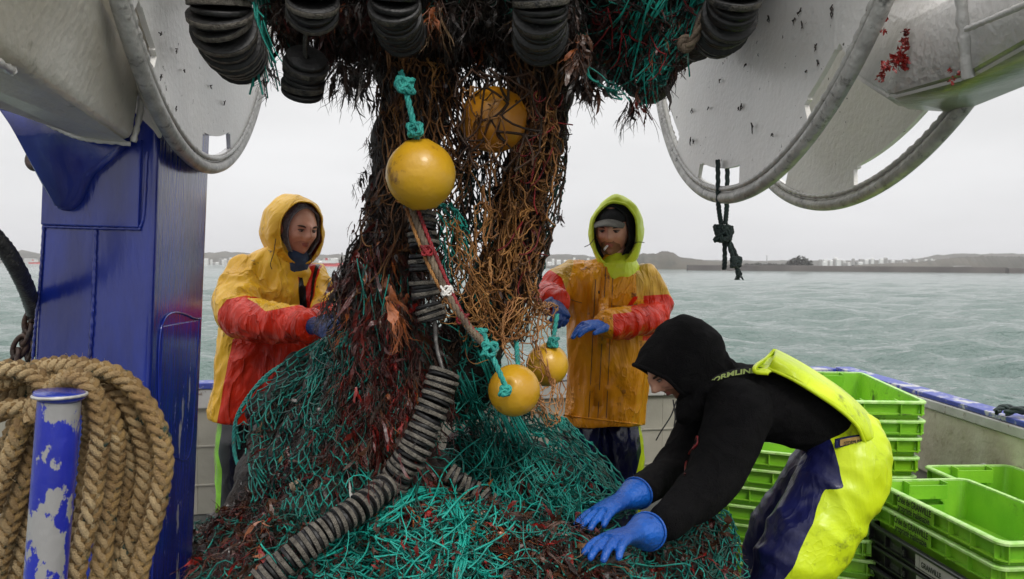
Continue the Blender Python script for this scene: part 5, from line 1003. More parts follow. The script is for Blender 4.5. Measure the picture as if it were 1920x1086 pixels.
# ------------------------------------------------------------------ mooring bitt, coiled rope, wire, chain, shackle (left foreground)
bt = empty('mooring_bitt', P(85, 1100, 1.42), 'blue mooring bitt with chipped paint standing inside the coiled rope', 'bitt')
a, b = P(112, 745, 1.42), P(78, 1180, 1.42); R_ = rp(37, 1.42)
V, Fc = tube([a, a * .7 + b * .3, a * .3 + b * .7, b], R_, seg=40, caps=False, side=(0, 1, 0)); link('shaft', mesh(V, Fc), M['chipped'], bt, True)
def lathe(c, axis, prof, seg=40):
    z = np.array(axis, float); z /= np.linalg.norm(z); x_ = np.cross(z, [0, 1, 0]); x_ /= np.linalg.norm(x_); y_ = np.cross(z, x_); V = []
    for r, h in prof:
        for j in range(seg): t = 2 * math.pi * j / seg; V.append(c + r * (math.cos(t) * x_ + math.sin(t) * y_) + h * z)
    Fc = [(i * seg + j, i * seg + (j + 1) % seg, (i + 1) * seg + (j + 1) % seg, (i + 1) * seg + j) for i in range(len(prof) - 1) for j in range(seg)]
    Fc.append(tuple(range(seg))[::-1]); Fc.append(tuple(range((len(prof) - 1) * seg, len(prof) * seg))); return np.array(V), Fc
ax = a - b; V, Fc = lathe(a, ax, [(R_ * .99, -.006), (R_ * 1.10, -.002), (R_ * 1.20, .001), (R_ * 1.22, .005), (R_ * 1.20, .009), (R_ * 1.12, .0105)]); link('cap_plate', mesh(V, Fc), M['blue'], bt, True)
V, Fc = strands(np.array([[a + ax / np.linalg.norm(ax) * .004 + R_ * 1.22 * np.array([math.cos(t), math.sin(t), 0]) for t in np.linspace(0, 2 * math.pi, 41)]]), .0028, 8); link('rim', fast_mesh(V, Fc), M['rim'], bt, True)
coil = empty('mooring_rope', P(200, 1086, 1.56), 'thick tan plaited mooring rope hung in many loops over the chipped bitt', 'rope')
paths = [
 [(-40, 730, 1.52), (20, 712, 1.52), (80, 690, 1.54), (150, 684, 1.55), (225, 708, 1.55), (278, 770, 1.55), (305, 850, 1.55), (296, 940, 1.55), (268, 1030, 1.55), (250, 1120, 1.55)],
 [(-40, 770, 1.56), (30, 740, 1.56), (95, 715, 1.57), (165, 706, 1.58), (228, 742, 1.58), (262, 810, 1.58), (272, 880, 1.58), (262, 960, 1.58), (235, 1050, 1.58), (225, 1130, 1.58)],
 [(60, 790, 1.50), (85, 740, 1.5), (130, 708, 1.49), (172, 728, 1.48), (188, 790, 1.48), (182, 860, 1.48), (172, 940, 1.48), (150, 1030, 1.48), (140, 1120, 1.48)],
 [(130, 735, 1.6), (190, 750, 1.56), (214, 820, 1.54), (212, 900, 1.54), (196, 990, 1.53), (186, 1120, 1.53)],
 [(150, 720, 1.6), (215, 750, 1.6), (242, 830, 1.6), (240, 910, 1.59), (222, 1000, 1.58), (212, 1120, 1.58)],
 [(190, 715, 1.62), (250, 760, 1.62), (282, 840, 1.62), (286, 910, 1.62), (270, 1000, 1.62), (255, 1120, 1.62)],
 [(110, 730, 1.52), (62, 765, 1.52), (30, 830, 1.52), (0, 900, 1.52), (-20, 960, 1.52)],
 [(120, 745, 1.56), (72, 800, 1.56), (48, 880, 1.56), (22, 970, 1.56), (0, 1060, 1.56), (-20, 1130, 1.56)],
 [(120, 760, 1.6), (85, 830, 1.6), (70, 910, 1.6), (50, 1000, 1.6), (30, 1120, 1.6)],
 [(-30, 700, 1.5), (20, 692, 1.5), (62, 705, 1.5), (84, 735, 1.5), (60, 762, 1.51), (10, 768, 1.52), (-40, 790, 1.52)],
 [(40, 780, 1.62), (10, 850, 1.62), (-20, 920, 1.62)],
 [(100, 770, 1.64), (98, 850, 1.64), (80, 960, 1.64), (60, 1120, 1.64)],
 [(165, 740, 1.66), (172, 820, 1.66), (160, 930, 1.64), (130, 1120, 1.64)],
 [(60, 800, 1.7), (40, 900, 1.7), (10, 1000, 1.7), (-10, 1120, 1.7)]]
for i, p_ in enumerate(paths):
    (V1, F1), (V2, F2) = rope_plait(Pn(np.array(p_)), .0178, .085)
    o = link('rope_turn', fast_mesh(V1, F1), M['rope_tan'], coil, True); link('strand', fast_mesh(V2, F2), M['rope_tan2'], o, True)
# fuzz of broken fibres along the rope
Q = []
for p_ in paths:
    c = catmull(Pn(np.array(p_)), 90)
    for w in c:
        for _ in range(9):
            n = RNG.normal(size=3); n /= np.linalg.norm(n); b0 = w + n * .0165; dd = n * .5 + RNG.normal(size=3) * .8; Q.append([b0, b0 + dd * .003, b0 + dd * .005 + RNG.normal(size=3) * .002])
V, Fc = strands(np.array(Q), .00034, 3); link('fibres', fast_mesh(V, Fc), M['rope_tan2'], coil, True, 'stuff')
w_path = curve_px([(-60, 400, 1.9), (0, 455, 1.95), (40, 520, 2.05), (62, 580, 2.3), (75, 640, 2.7)], 40)
V, Fc = rope_twist(w_path, .021, .10, 6, 6); tag(link('wire_rope', fast_mesh(V, Fc), M['dark_wire'], None, True), 'thick black wire rope curving down to the left side of the blue post', 'wire rope')
def chain(name, pts, r, n, m, label):
    c = catmull(Pn(np.array(pts)), n); e_ = empty(name, c[-1], label, 'chain'); T = np.gradient(c, axis=0); st = np.linalg.norm(T, axis=1).mean()
    for i in range(n):
        t = T[i] / np.linalg.norm(T[i]); s_ = np.cross(t, [0, 1, 0] if i % 2 else [.7, .7, 0]); s_ /= np.linalg.norm(s_); th = np.linspace(0, 2 * np.pi, 21)
        Q = np.array([[c[i] + t * st * .78 * math.cos(x) * (1 if abs(math.cos(x)) > .3 else 1) + s_ * st * .42 * math.sin(x) for x in th]]); V, Fc = strands(Q, r, 8); link('chain_link', fast_mesh(V, Fc), m, e_, True)
chain('chain', [(62, 580, 2.34), (55, 615, 2.34), (38, 650, 2.34), (22, 690, 2.34), (10, 740, 2.34)], .0075, 7, M['black_iron'], 'rusty black chain hanging left of the blue post above the coil')
chain('chain', [(60, 640, 2.4), (52, 680, 2.4), (45, 730, 2.4)], .009, 3, M['black_iron'], 'heavier short chain end just behind the coil beside the blue post')
hk = empty('shackle', P(70, 310, 2.35), 'rusty black shackle hooked at the upper left edge of the blue post', 'shackle')
for (cx_, cy_, r_, tk) in ((62, 262, 11, 4.5), (68, 298, 17, 7)):
    c = P(cx_, cy_, 2.3); V, Fc = strands(np.array([[c + rp(r_, 2.3) * np.array([math.cos(x) * .8, .3 * math.sin(x), math.sin(x)]) for x in np.linspace(-.2, 6.2, 22)]]), rp(tk, 2.3), 9); link('ring', fast_mesh(V, Fc), M['black_iron'], hk, True)
V, Fc = cap_px([(50, 250, 2.3, 6), (85, 330, 2.32, 5)]); link('pin', mesh(V, Fc), M['black_iron'], hk, True)

# ------------------------------------------------------------------ fish crates
def rrect(w, l, r, z, n=5):
    V = []
    for (sx, sy, a0) in ((1, 1, 0), (-1, 1, 90), (-1, -1, 180), (1, -1, 270)):
        for k in range(n + 1):
            t = math.radians(a0 + 90 * k / n); V.append((sx * (w / 2 - r) + r * math.cos(t), sy * (l / 2 - r) + r * math.sin(t), z))
    return V
CW, CL, CH = .44, .80, .17
def crate_proto():
    """open fish box, local frame: x = width, y = length, z = 0 underside"""
    loops = [rrect(CW - .07, CL - .07, .03, 0), rrect(CW - .035, CL - .035, .035, CH - .012), rrect(CW - .045, CL - .045, .033, CH), rrect(CW - .078, CL - .078, .03, .010)]
    V = sum(loops, []); n = len(loops[0]); Fc = []
    for i in range(3): Fc += [(i * n + j, i * n + (j + 1) % n, (i + 1) * n + (j + 1) % n, (i + 1) * n + j) for j in range(n)]
    Fc.append(tuple(range(n))[::-1]); Fc.append(tuple(range(3 * n, 4 * n)))
    shell = mesh(V, Fc)
    lo = [rrect(CW - .04, CL - .04, .035, CH - .006), rrect(CW + .004, CL + .004, .04, CH - .006), rrect(CW + .004, CL + .004, .04, CH + .002), rrect(CW - .004, CL - .004, .04, CH + .006), rrect(CW - .040, CL - .040, .035, CH + .006)]
    lo.append(lo[0]); V = sum(lo, []); Fc = []
    for i in range(5): Fc += [(i * n + j, i * n + (j + 1) % n, (i + 1) * n + (j + 1) % n, (i + 1) * n + j) for j in range(n)]
    rim = mesh(V, Fc)
    lo = [[(x, y, z - .062) for x, y, z in L_] for L_ in (rrect(CW - .045, CL - .045, .035, CH), rrect(CW - .004, CL - .004, .038, CH), rrect(CW - .004, CL - .004, .038, CH + .005), rrect(CW - .045, CL - .045, .035, CH + .005))]
    lo.append(lo[0]); V = sum(lo, []); Fc = []
    for i in range(4): Fc += [(i * n + j, i * n + (j + 1) % n, (i + 1) * n + (j + 1) % n, (i + 1) * n + j) for j in range(n)]
    band = mesh(V, Fc)
    def rib_v(sx): return mesh(*bevel_box(sx * (CW / 2 - .013), 0, CH - .035, .022, .005, .068, .001))
    def rib_e(sy): return mesh(*bevel_box(0, sy * (CL / 2 - .013), CH - .035, .005, .022, .068, .001))
    def notch(sy): return mesh(*join([bevel_box(-.085, sy * (CL / 2 - .045), CH - .03, .006, .05, .07, .001), bevel_box(.085, sy * (CL / 2 - .045), CH - .03, .006, .05, .07, .001), bevel_box(0, sy * (CL / 2 - .068), CH - .035, .17, .005, .06, .001), bevel_box(0, sy * (CL / 2 - .03), CH - .055, .17, .05, .004, .001)]))
    return dict(shell=shell, rim=rim, band=band, rl=rib_v(-1), rr=rib_v(1), e0=rib_e(-1), e1=rib_e(1), n0=notch(-1), n1=notch(1))
CP = {}
def crate_meshes(key):
    if key in CP: return CP[key]
    p = crate_proto(); body = M[key]; rimm = M['crate_black'] if key == 'crate_black' else M['crate_rim']
    for k, me in p.items(): me.materials.append(rimm if k in ('rim',) else body)
    CP[key] = p; return p
def crate(x, y, ztop, rz, key, label, tilt=(0, 0), group='stacked fish crates', s=1.0, ribs=True):
    p = crate_meshes(key); e_ = empty('fish_crate', (x, y, ztop - CH * s), label, 'crate', group); e_.rotation_euler = (tilt[0], tilt[1], rz); e_.scale = (s, s, s)
    def ch(name, me, loc=(0, 0, 0), par=e_):
        o = bpy.data.objects.new(name, me); COL.objects.link(o); o.parent = par; o.location = loc; return o
    sh = ch('box', p['shell']); ch('rim', p['rim']); ch('band', p['band'])
    if ribs:
        for yy in np.linspace(-.36, .36, 7):
            for k in ('rl', 'rr'): ch('rib', p[k], (0, yy, 0))
        for xx in (-.19, -.09, .09, .19):
            for k in ('e0', 'e1'): ch('rib', p[k], (xx, 0, 0))
    ch('handle_recess', p['n0']); ch('handle_recess', p['n1'])
    return e_
def crate_point(e_, x, y, z): bpy.context.view_layer.update(); return np.array(e_.matrix_world @ Vector((x, y, z)))
def on_crate(e_, txt, size, y, z, m, name, squeeze=.62, face=-1):
    """print on the long side that faces the camera"""
    bpy.context.view_layer.update(); mw = e_.matrix_world; cu = bpy.data.curves.new('t', 'FONT'); cu.body = txt; cu.size = size; cu.extrude = .0003; cu.space_line = .82; cu.align_x = 'CENTER'; cu.offset = .0006
    o = bpy.data.objects.new('t', cu); COL.objects.link(o); me = evaluate(o); bpy.data.objects.remove(o); V = arr(me)
    W = np.stack([np.full(len(V), -(CW / 2 - .0015)) - V[:, 2] - .0035 - .001, y - V[:, 0] * squeeze, z + V[:, 1]], 1); me.vertices.foreach_set('co', W.astype(np.float32).ravel()); me.update(); me.materials.clear(); me.materials.append(m)
    q_ = bpy.data.objects.new(name, me); COL.objects.link(q_); q_.parent = e_; return q_
FX, FY, FRZ = 1.829, 3.064, .10
pitch = .088
names = ['topmost green crate of the front right stack, empty, printed with black lettering', 'second green crate of the front right stack, under the topmost one', 'upper black crate under the two printed green crates', 'middle black crate of the front right stack', 'lowest visible black crate of the front right stack']
front = []
for i in range(5):
    key = 'crate' if i < 2 else 'crate_black'
    c_ = crate(FX + (0, -.005, -.03, -.02, -.035)[i], FY + (0, .01, 0, .015, .0)[i], .625 - i * pitch, FRZ + (0, .005, -.01, .012, 0)[i], key, names[i]); front.append(c_)
for i in (0, 1):
    v, f = bevel_box(-(CW / 2 - .0045), .09, CH - .031, .003, .24, .056, 0); plate = mesh(v, f); plate.materials.append(M['crate']); o = bpy.data.objects.new('print_panel', plate); COL.objects.link(o); o.parent = front[i]
    on_crate(front[i], 'Criée de GRANVILLE\npropriété inaliénable', .038, .09, CH - .029, M['print_black'], 'lettering', .66)
for i in (2, 3):
    on_crate(front[i], 'CRIEE DE', .030, .14, CH - .042, M['print_grey'], 'lettering', .8)
    v, f = bevel_box(-(CW / 2 - .004), -.10, CH - .034, .004, .25, .062, 0); plate = mesh(v, f); plate.materials.append(M['label']); o = bpy.data.objects.new('label_plate', plate); COL.objects.link(o); o.parent = front[i]
    on_crate(front[i], 'GRANVILLE', .030, -.08, CH - .044, M['print_black'], 'lettering', .8)
# stack by the bulwark, half behind it a second one
tops = ['topmost crate of the tall green stack behind the bending man', 'second green crate of the tall stack behind the bending man', 'third, yellower crate of the tall stack behind the bending man', 'fourth crate of the tall stack, just above the front crates', 'fifth crate of the tall stack, mostly hidden by the front crates', 'sixth crate of the tall stack, hidden low behind the front crates']
for i in range(6): crate(1.83 + .006 * (i % 2) - .012 * i, 4.28 - .004 * i, .915 - .094 * i, -.03 + .01 * (i % 3), 'crate_old' if i in (2, 3) else 'crate', tops[i], tilt=(.05, 0) if i < 2 else (.03, 0), group='crates of the tall stack')
crate(2.225, 3.42, .60, .06, 'crate', 'green crate pushed against the stained bulwark behind the front stack', group='stacked fish crates')
crate(2.265, 2.58, .60, .06, 'crate', 'green crate at the right edge between the front stack and the bulwark', group='stacked fish crates')
lows = ['topmost green crate of the leaning stack seen under the bending man', 'second green crate of the leaning stack under the bending man', 'third green crate of the leaning stack under the bending man', 'fourth green crate of the leaning stack under the bending man', 'fifth green crate of the leaning stack, beside the yellow trouser leg', 'sixth green crate of the leaning stack, beside the yellow trouser leg', 'lowest green crate of the leaning stack, beside the yellow trouser leg']
for i in range(7): crate(1.235 + .012 * i, 3.72 - .01 * i, .70 - .085 * i, math.radians(66) + .02 * (i % 2), 'crate', lows[i], tilt=(0, .10), group='crates of the leaning stack', s=.92)

# ------------------------------------------------------------------ people
def frame_from(face, up=(0, 0, 1)):
    f = np.array(face, float); f /= np.linalg.norm(f); u = np.array(up, float); x = np.cross(f, u); x /= np.linalg.norm(x); u = np.cross(x, f)
    return np.stack([x, f, u], 1)      # columns: wearer's right, forward, up
def head_mesh(c, Rm, s=1.0, turn=None):
    """sculpted head, forward = +y local; half sizes in metres"""
    V, Fc = ellipsoid((0, 0, 0), (1, 1, 1), seg=72); x, y, z = V.T.copy()
    hx, hy, hz = .074, .093, .116
    front = np.clip(y, 0, 1)
    W = np.stack([x * hx * (1 - .16 * np.clip(-z, 0, 1) ** 1.2 - .05 * front), y * hy, z * hz], 1)
    W[:, 1] -= .018 * np.clip(-z, 0, 1) * np.clip(-y, 0, 1)                           # nape in
    W[:, 1] *= np.where(y > 0, 1 - .10 * np.clip(z, 0, 1) ** 2, 1)
    X, Z = W[:, 0], W[:, 2]; fr = (y > .1)
    g = lambda x0, z0, sx, sz: np.exp(-((X - x0) / sx) ** 2 - ((Z - z0) / sz) ** 2) * fr
    d = np.zeros(len(V))
    d += .007 * g(0, .030, .042, .010)                                                # brow
    for sx in (-1, 1):
        d -= .012 * g(sx * .030, .010, .015, .011)                                    # sockets
        d += .007 * g(sx * .030, .008, .011, .006)                                    # lid ball
        d += .006 * g(sx * .043, -.016, .018, .016)                                   # cheekbone
        d -= .006 * g(sx * .036, -.050, .016, .022)                                   # hollow cheek
        d += .006 * g(sx * .0125, -.022, .0065, .007)                                 # nostril wing
        d -= .004 * g(sx * .020, -.040, .006, .016)                                   # nasolabial crease
    d += .019 * g(0, -.015, .0105, .013) + .013 * g(0, .004, .0085, .016) + .006 * g(0, .022, .009, .010)
    d -= .004 * g(0, -.034, .010, .003)
    d += .0065 * g(0, -.045, .021, .0045) - .0035 * g(0, -.0515, .023, .0022) + .0075 * g(0, -.058, .017, .0055)
    d -= .005 * g(0, -.070, .018, .005)
    d += .010 * g(0, -.092, .020, .014)
    W[:, 1] += d * 1.45
    return W, Fc, X, Z
def put(W, c, Rm, s=1.0): return (W * s) @ Rm.T + c
def head(parent, c, face, up, skin, s=1.0, beard=None, cap=False, hair='hair', look_down=True):
    Rm = frame_from(face, up); W, Fc, X, Z = head_mesh(c, Rm); me = mesh(put(W, c, Rm, s), Fc)
    fr = W[:, 1] > .02
    lip = np.minimum(.0125 - np.abs(Z + .0515), .024 - np.abs(X)) * 1.0 - (X / .024) ** 2 * .008; add_zone(me, 'lip', np.where(fr, lip - .003, -1))
    if beard:
        bz = np.maximum(np.minimum(-.030 - Z, .045 - np.abs(X) * .6) - .004, -1); bz = np.minimum(bz, .02); bz = bz - .012 * (np.abs(X) < .016) * (Z > -.036); bz = bz - .55 * np.maximum(np.abs(X) - .016, 0) * (Z > -.075); bz += .007 * nz(W, 70, 4)
        add_zone(me, 'beard', np.where(fr | (W[:, 1] > -.03), bz, -1))
    else: add_zone(me, 'beard', np.full(len(W), -1.0))
    o = link('head', me, skin, parent, True)
    for sx in (-1, 1):
        V, F2 = ellipsoid((sx * .030, .0765, .008), (.0115, .010, .0062), seg=16); link('eye', mesh(put(V, c, Rm, s), F2), M['eye'], o, True)
        V, F2 = ellipsoid((sx * .030, .0845, .0065), (.0045, .003, .0042), seg=12); link('iris', mesh(put(V, c, Rm, s), F2), M['iris'], o, True)
        t = np.linspace(-1, 1, 7); br = np.stack([sx * .031 + t * .0185, .0885 - .012 * (np.abs(t) + t * sx) * .5, .024 + .004 * (1 - t * t) - sx * t * -.002], 1)
        V, F2 = strands(br[None], np.array([[.0012, .0036, .0044, .0046, .0044, .0034, .0012]]), 6); link('eyebrow', fast_mesh(put(V, c, Rm, s), F2), M[hair], o, True)
        t = np.linspace(-1, 1, 7); br = np.stack([sx * .030 + t * .0145, .0835 - .004 * t * t - .004 * sx * t, .0135 - .0025 * t * t], 1)
        V, F2 = strands(br[None], .0016, 5); link('eyelid_line', fast_mesh(put(V, c, Rm, s), F2), M[hair], o, True)
        V, F2 = ellipsoid((sx * .076, -.008, -.004), (.008, .017, .028), seg=14); link('ear', mesh(put(V, c, Rm, s), F2), skin, o, True)
    return o, Rm
for k, bc in (('skin', (.60, .27, .165)), ('skin2', (.36, .17, .095))): zone_mat(M[k], [('beard', bc), ('lip', (.40, .12, .09))])
def hood_shell(parent, c, Rm, m, rx, ry, rz, back=.03, open_x=.070, open_z=.105, open_c=-.005, lining=None, thick=.006, rim=.006, rim_m=None, name='hood', folds_=None, tip=0.0, nape=.5, seam=True, fwd=.0, s=1.0):
    """cloth hood: ellipsoidal shell with an oval face opening pulled forward and a rolled hem"""
    n, mm = 64, 34; V = []; th = np.linspace(0, 2 * np.pi, n, endpoint=False)
    rows = []
    # rings run from the face opening (k = 0) back to the crown point
    for k in range(mm + 1):
        f = k / mm; 
        # forward coordinate from front opening to back
        a = f * math.pi * .5 ; y = (ry + fwd) * math.cos(f * math.pi * .92) * (1 if f < .5 else 1)
        e_ = math.sin(math.acos(max(-1, min(1, y / (ry + fwd)))))
        w = min(1, f / .32); w = w * w * (3 - 2 * w)
        px_ = (open_x * (1 - w) + rx * w) * (1 if f < .5 else max(e_, .02)); pz_ = (open_z * (1 - w) + rz * w) * (1 if f < .5 else max(e_, .02)); cz = open_c * (1 - w)
        rows.append(np.stack([px_ * np.cos(th), np.full(n, y - back + (0 if f > .15 else .0)) + (tip * np.clip(np.sin(th), 0, 1) ** 2 * (1 - w)), cz + pz_ * np.sin(th) - (0.02 * nape * np.clip(-np.sin(th), 0, 1) * w)], 1))
    W = np.concatenate(rows); idx = np.arange((mm + 1) * n).reshape(mm + 1, n); nx = np.roll(idx, -1, 1)
    Fc = np.stack([idx[:-1], nx[:-1], nx[1:], idx[1:]], -1).reshape(-1, 4)
    W = W + (W / (np.linalg.norm(W, axis=1, keepdims=True) + 1e-9)) * (.006 * nz(W, 14, 3) + .004 * nz(W, 30, 5) + .006 * (1 - 2 * np.abs(nz(W * np.array([1, .5, 1]), 11, 9))))[:, None]
    ringp = W[:n].copy(); me = fast_mesh(put(W, c, Rm, s), Fc); o = bpy.data.objects.new('t', me); COL.objects.link(o); sm = o.modifiers.new('s', 'SOLIDIFY'); sm.thickness = thick * s; sm.offset = -1; sm.material_offset = 1; sm.material_offset_rim = 0
    me.materials.append(m); me.materials.append(lining or m); out = evaluate(o); bpy.data.objects.remove(o)
    ho = link(name, out, None, parent, True)
    Q = np.concatenate([ringp, ringp[:1]]); V2, F2 = strands(put(Q, c, Rm, s)[None], rim * s, 8); link('hem', fast_mesh(V2, F2), rim_m or m, ho, True)
    return ho
def hand(parent, wrist, tip, palm_n, m, size=1.0, curl=(.35, .4, .45, .5), thumb=.6, side=1, cuff=.05, cuff_r=.036, spread=.10, name='glove', voxel=.0032, opp=False):
    """rubber glove: palm, four unequal fingers bent at their joints, thumb from the side of the palm, cuff"""
    f = np.array(tip, float) - wrist; f /= np.linalg.norm(f); n = np.array(palm_n, float); n -= (n @ f) * f; n /= np.linalg.norm(n); x = np.cross(f, n) * side; s = size
    prs = [tube([wrist - f * cuff * s, wrist, wrist + f * .03 * s, wrist + f * .075 * s, wrist + f * .095 * s], np.array([cuff_r * 1.12, .031, .036, .043, .040]) * s, side=x, ratio=[.9, .75, .55, .42, .38], seg=18)]
    L_ = (.078, .088, .082, .064); X0 = (.030, .010, -.011, -.031)
    for i in range(4):
        b = wrist + f * (.088 - .006 * abs(i - 1.2)) * s + x * X0[i] * s; d = f + x * (X0[i] / .03) * spread; d /= np.linalg.norm(d); pts = [b - d * .02 * s, b]; ang = 0
        for j, fr_ in enumerate((.45, .32, .26)):
            ang += curl[i] * (.8 if j == 0 else 1.1); dd = d * math.cos(ang) + n * math.sin(ang); pts.append(pts[-1] + dd * L_[i] * fr_ * s)
        prs.append(tube(pts, np.array([.0105, .0112, .0102, .0096, .0082]) * s, seg=12, side=x))
    b = wrist + f * .022 * s + x * .030 * s; d = f * .62 + x * .62 + n * thumb * .6; d /= np.linalg.norm(d); d2 = f * .92 + x * .1 + n * thumb; d2 /= np.linalg.norm(d2)
    prs.append(tube([b - d * .01 * s, b + d * .028 * s, b + d * .028 * s + d2 * .034 * s, b + d * .028 * s + d2 * .060 * s], np.array([.015, .0135, .0115, .009]) * s, seg=12, side=n))
    me = skin_union(prs, voxel * s, 4, lambda V: .0011 * nz(V, 60, 2) + .0008 * nz(V, 140, 5)); g = link(name, me, m, parent, True)
    th = np.linspace(0, 2 * np.pi, 25); y2 = np.cross(f, x); c = wrist - f * cuff * 1.18 * s; Q = np.array([c + (np.cos(t) * x + np.sin(t) * y2 * .9) * cuff_r * 1.14 * s for t in th]); V, Fc = strands(Q[None], .0026 * s, 7); link('cuff_hem', fast_mesh(V, Fc), m, g, True)
    return g
def drawcord(parent, pts, m='black_cloth', r=.0016, name='drawcord'):
    V, Fc = strands(curve_px(pts, 14)[None], r, 6); return link(name, fast_mesh(V, Fc), M[m], parent, True)

# ---- man in yellow on the left, bent over the net, hood up
d = 3.45
p1 = empty('person', P(480, 1090, d), 'fisherman in yellow and red oilskins with a yellow hood, standing left of the net', 'person')
torso = tube([P(531, 470, d), P(524, 500, d), P(515, 545, d), P(506, 620, d), P(498, 700, d), P(490, 782, d)], [rp(r_, d) for r_ in (34, 66, 88, 86, 88, 93)], side=(1, .25, 0), ratio=[.8, .62, .62, .66, .66, .68], n=16, seg=40, power=2.3)
sl = [tube([P(462, 520, d - .05), P(448, 560, d - .14), P(455, 592, d - .24), P(500, 604, d - .34), P(552, 608, d - .44), P(574, 610, d - .48)], [rp(r_, 3.3) for r_ in (42, 43, 40, 34, 31, 30)], n=14, seg=22),
      tube([P(588, 520, d + .05), P(604, 555, d - .02), P(612, 585, d - .12), P(628, 600, d - .24)], [rp(r_, 3.4) for r_ in (27, 28, 26, 22)], n=10, seg=20)]
me = skin_union([torso] + sl[:1] + sl[1:], .0085, 5, folds(.019, 8.5, (.25, 0, 1), .4, 2, .35))
flat_hem(me, P(490, 782, 3.45)[2], 3.25); panel(me, 'sleeve', [(428, 578), (440, 560), (470, 553), (505, 566), (530, 578), (620, 560), (640, 600), (640, 650), (520, 642), (440, 640), (420, 600)], 3.25, lambda V: 3.30 - V[:, 1] + .0)
add_zone(me, 'front', np.maximum(sdf_poly(arr(me)[:, [0, 2]], Pn([(x, y, d) for x, y in [(455, 630), (700, 600), (700, 830), (424, 830), (432, 770)]])[:, [0, 2]]), sdf_poly(arr(me)[:, [0, 2]], Pn([(x, y, 3.3) for x, y in [(596, 572), (680, 560), (680, 640), (596, 640)]])[:, [0, 2]])))
V = arr(me); add_zone(me, 'open', np.minimum(sdf_poly(V[:, [0, 2]], Pn([(x, y, 3.3) for x, y in [(541, 478), (584, 470), (580, 600), (556, 600), (552, 540)]])[:, [0, 2]]), np.minimum(3.50 - V[:, 1], V[:, 1] - 3.19)))
add_zone(me, 'placket', np.minimum(np.maximum(sdf_poly(V[:, [0, 2]], Pn([(x, y, 3.3) for x, y in [(549, 476), (556, 478), (567, 600), (556, 600), (551, 540)]])[:, [0, 2]]), sdf_poly(V[:, [0, 2]], Pn([(x, y, 3.3) for x, y in [(572, 474), (580, 474), (577, 600), (571, 600)]])[:, [0, 2]])), np.minimum(3.50 - V[:, 1], V[:, 1] - 3.19)))
m_ = zone_mat(M['oil_yellow'].copy(), [('front', (.66, .030, .006)), ('sleeve', (.74, .030, .006)), ('open', (.62, .022, .012)), ('placket', (.008, .008, .008))])
link('jacket', me, m_, p1, True)
# sewn edges
for pts in ([(430, 572, 3.2), (446, 556, 3.16), (475, 550, 3.1), (508, 566, 3.12)], [(452, 640, 3.28), (440, 700, 3.26), (430, 775, 3.26)]):
    pass
hc = P(560, 430, d - .02); face = np.array([.92, -1.0, -.30])
hd, Rm = head(p1, hc, face, (0.05, 0, 1), M['skin'], .98, beard=True)
V, Fc = tube([P(550, 512, d - .02), P(556, 486, d - .02)], .056, seg=20); link('neck', mesh(V, Fc), M['blue_cloth'], p1, True)
Rh = frame_from(face * np.array([.85, 1, .5]), (-.02, 0, 1))
hood_shell(p1, hc + np.array([-.020, .01, -.006]), Rh, M['oil_yellow'],    .122, .122, .150, back=.050, open_x=.094, open_z=.130, open_c=.0, lining=M['oil_red'], thick=.004, rim=.0035, tip=.02)
hood_shell(p1, hc + np.array([0, .005, 0]), Rm, M['knit'], .083, .098, .122, back=.056, open_x=.074, open_z=.100, thick=.006, rim=.004, name='liner')
V, Fc = tube([P(545, 512, d), P(548, 486, d - .01), P(550, 470, d - .02)], [.105, .092, .080], side=(1, .4, 0), ratio=.85, seg=36, caps=False); V = V + np.zeros(3); me = skin_union([tube([P(541, 536, d), P(545, 518, d)], [.100, .092], seg=30, ratio=.85)], .008, 3, folds(.010, 16, (1, 0, 0), .5, 4)); link('collar', me, M['oil_yellow'], p1, True)
drawcord(p1, [(517, 448, d - .14), (513, 475, d - .17), (507, 495, d - .2), (510, 505, d - .2)]); drawcord(p1, [(582, 478, d - .13), (584, 490, d - .14), (580, 497, d - .15)])
hand(p1, P(594, 612, d - .54), P(640, 622, d - .66), (0, 1, -.2), M['glove_dark'], .95, cuff=.03, cuff_r=.034)
hand(p1, P(630, 602, d - .26), P(660, 620, d - .4), (0, 1, -.2), M['glove_dark'], .95, cuff=.03, cuff_r=.034, side=-1)
me = skin_union([tube([P(480, 745, d + .03), P(452, 800, d), P(448, 900, d), P(446, 1000, d), (P(446, 1090, d))], [rp(r_, d) for r_ in (34, 42, 40, 40, 42)], n=14, seg=24, ratio=1.1), tube([P(520, 745, d + .05), P(530, 820, d + .08), P(530, 960, d + .1), P(530, 1090, d + .1)], [rp(r_, d) for r_ in (34, 42, 42, 40)], n=14, seg=24)], .011, 4, folds(.012, 8, (0, 0, 1), .4, 5))
panel(me, 'flash', [(385, 740), (430, 740), (430, 800), (424, 840), (432, 870), (426, 960), (418, 1100), (385, 1100)], d); m_ = zone_mat(M['black_oil'].copy(), [('flash', (.22, .58, .01))]); link('trousers', me, m_, p1, True)

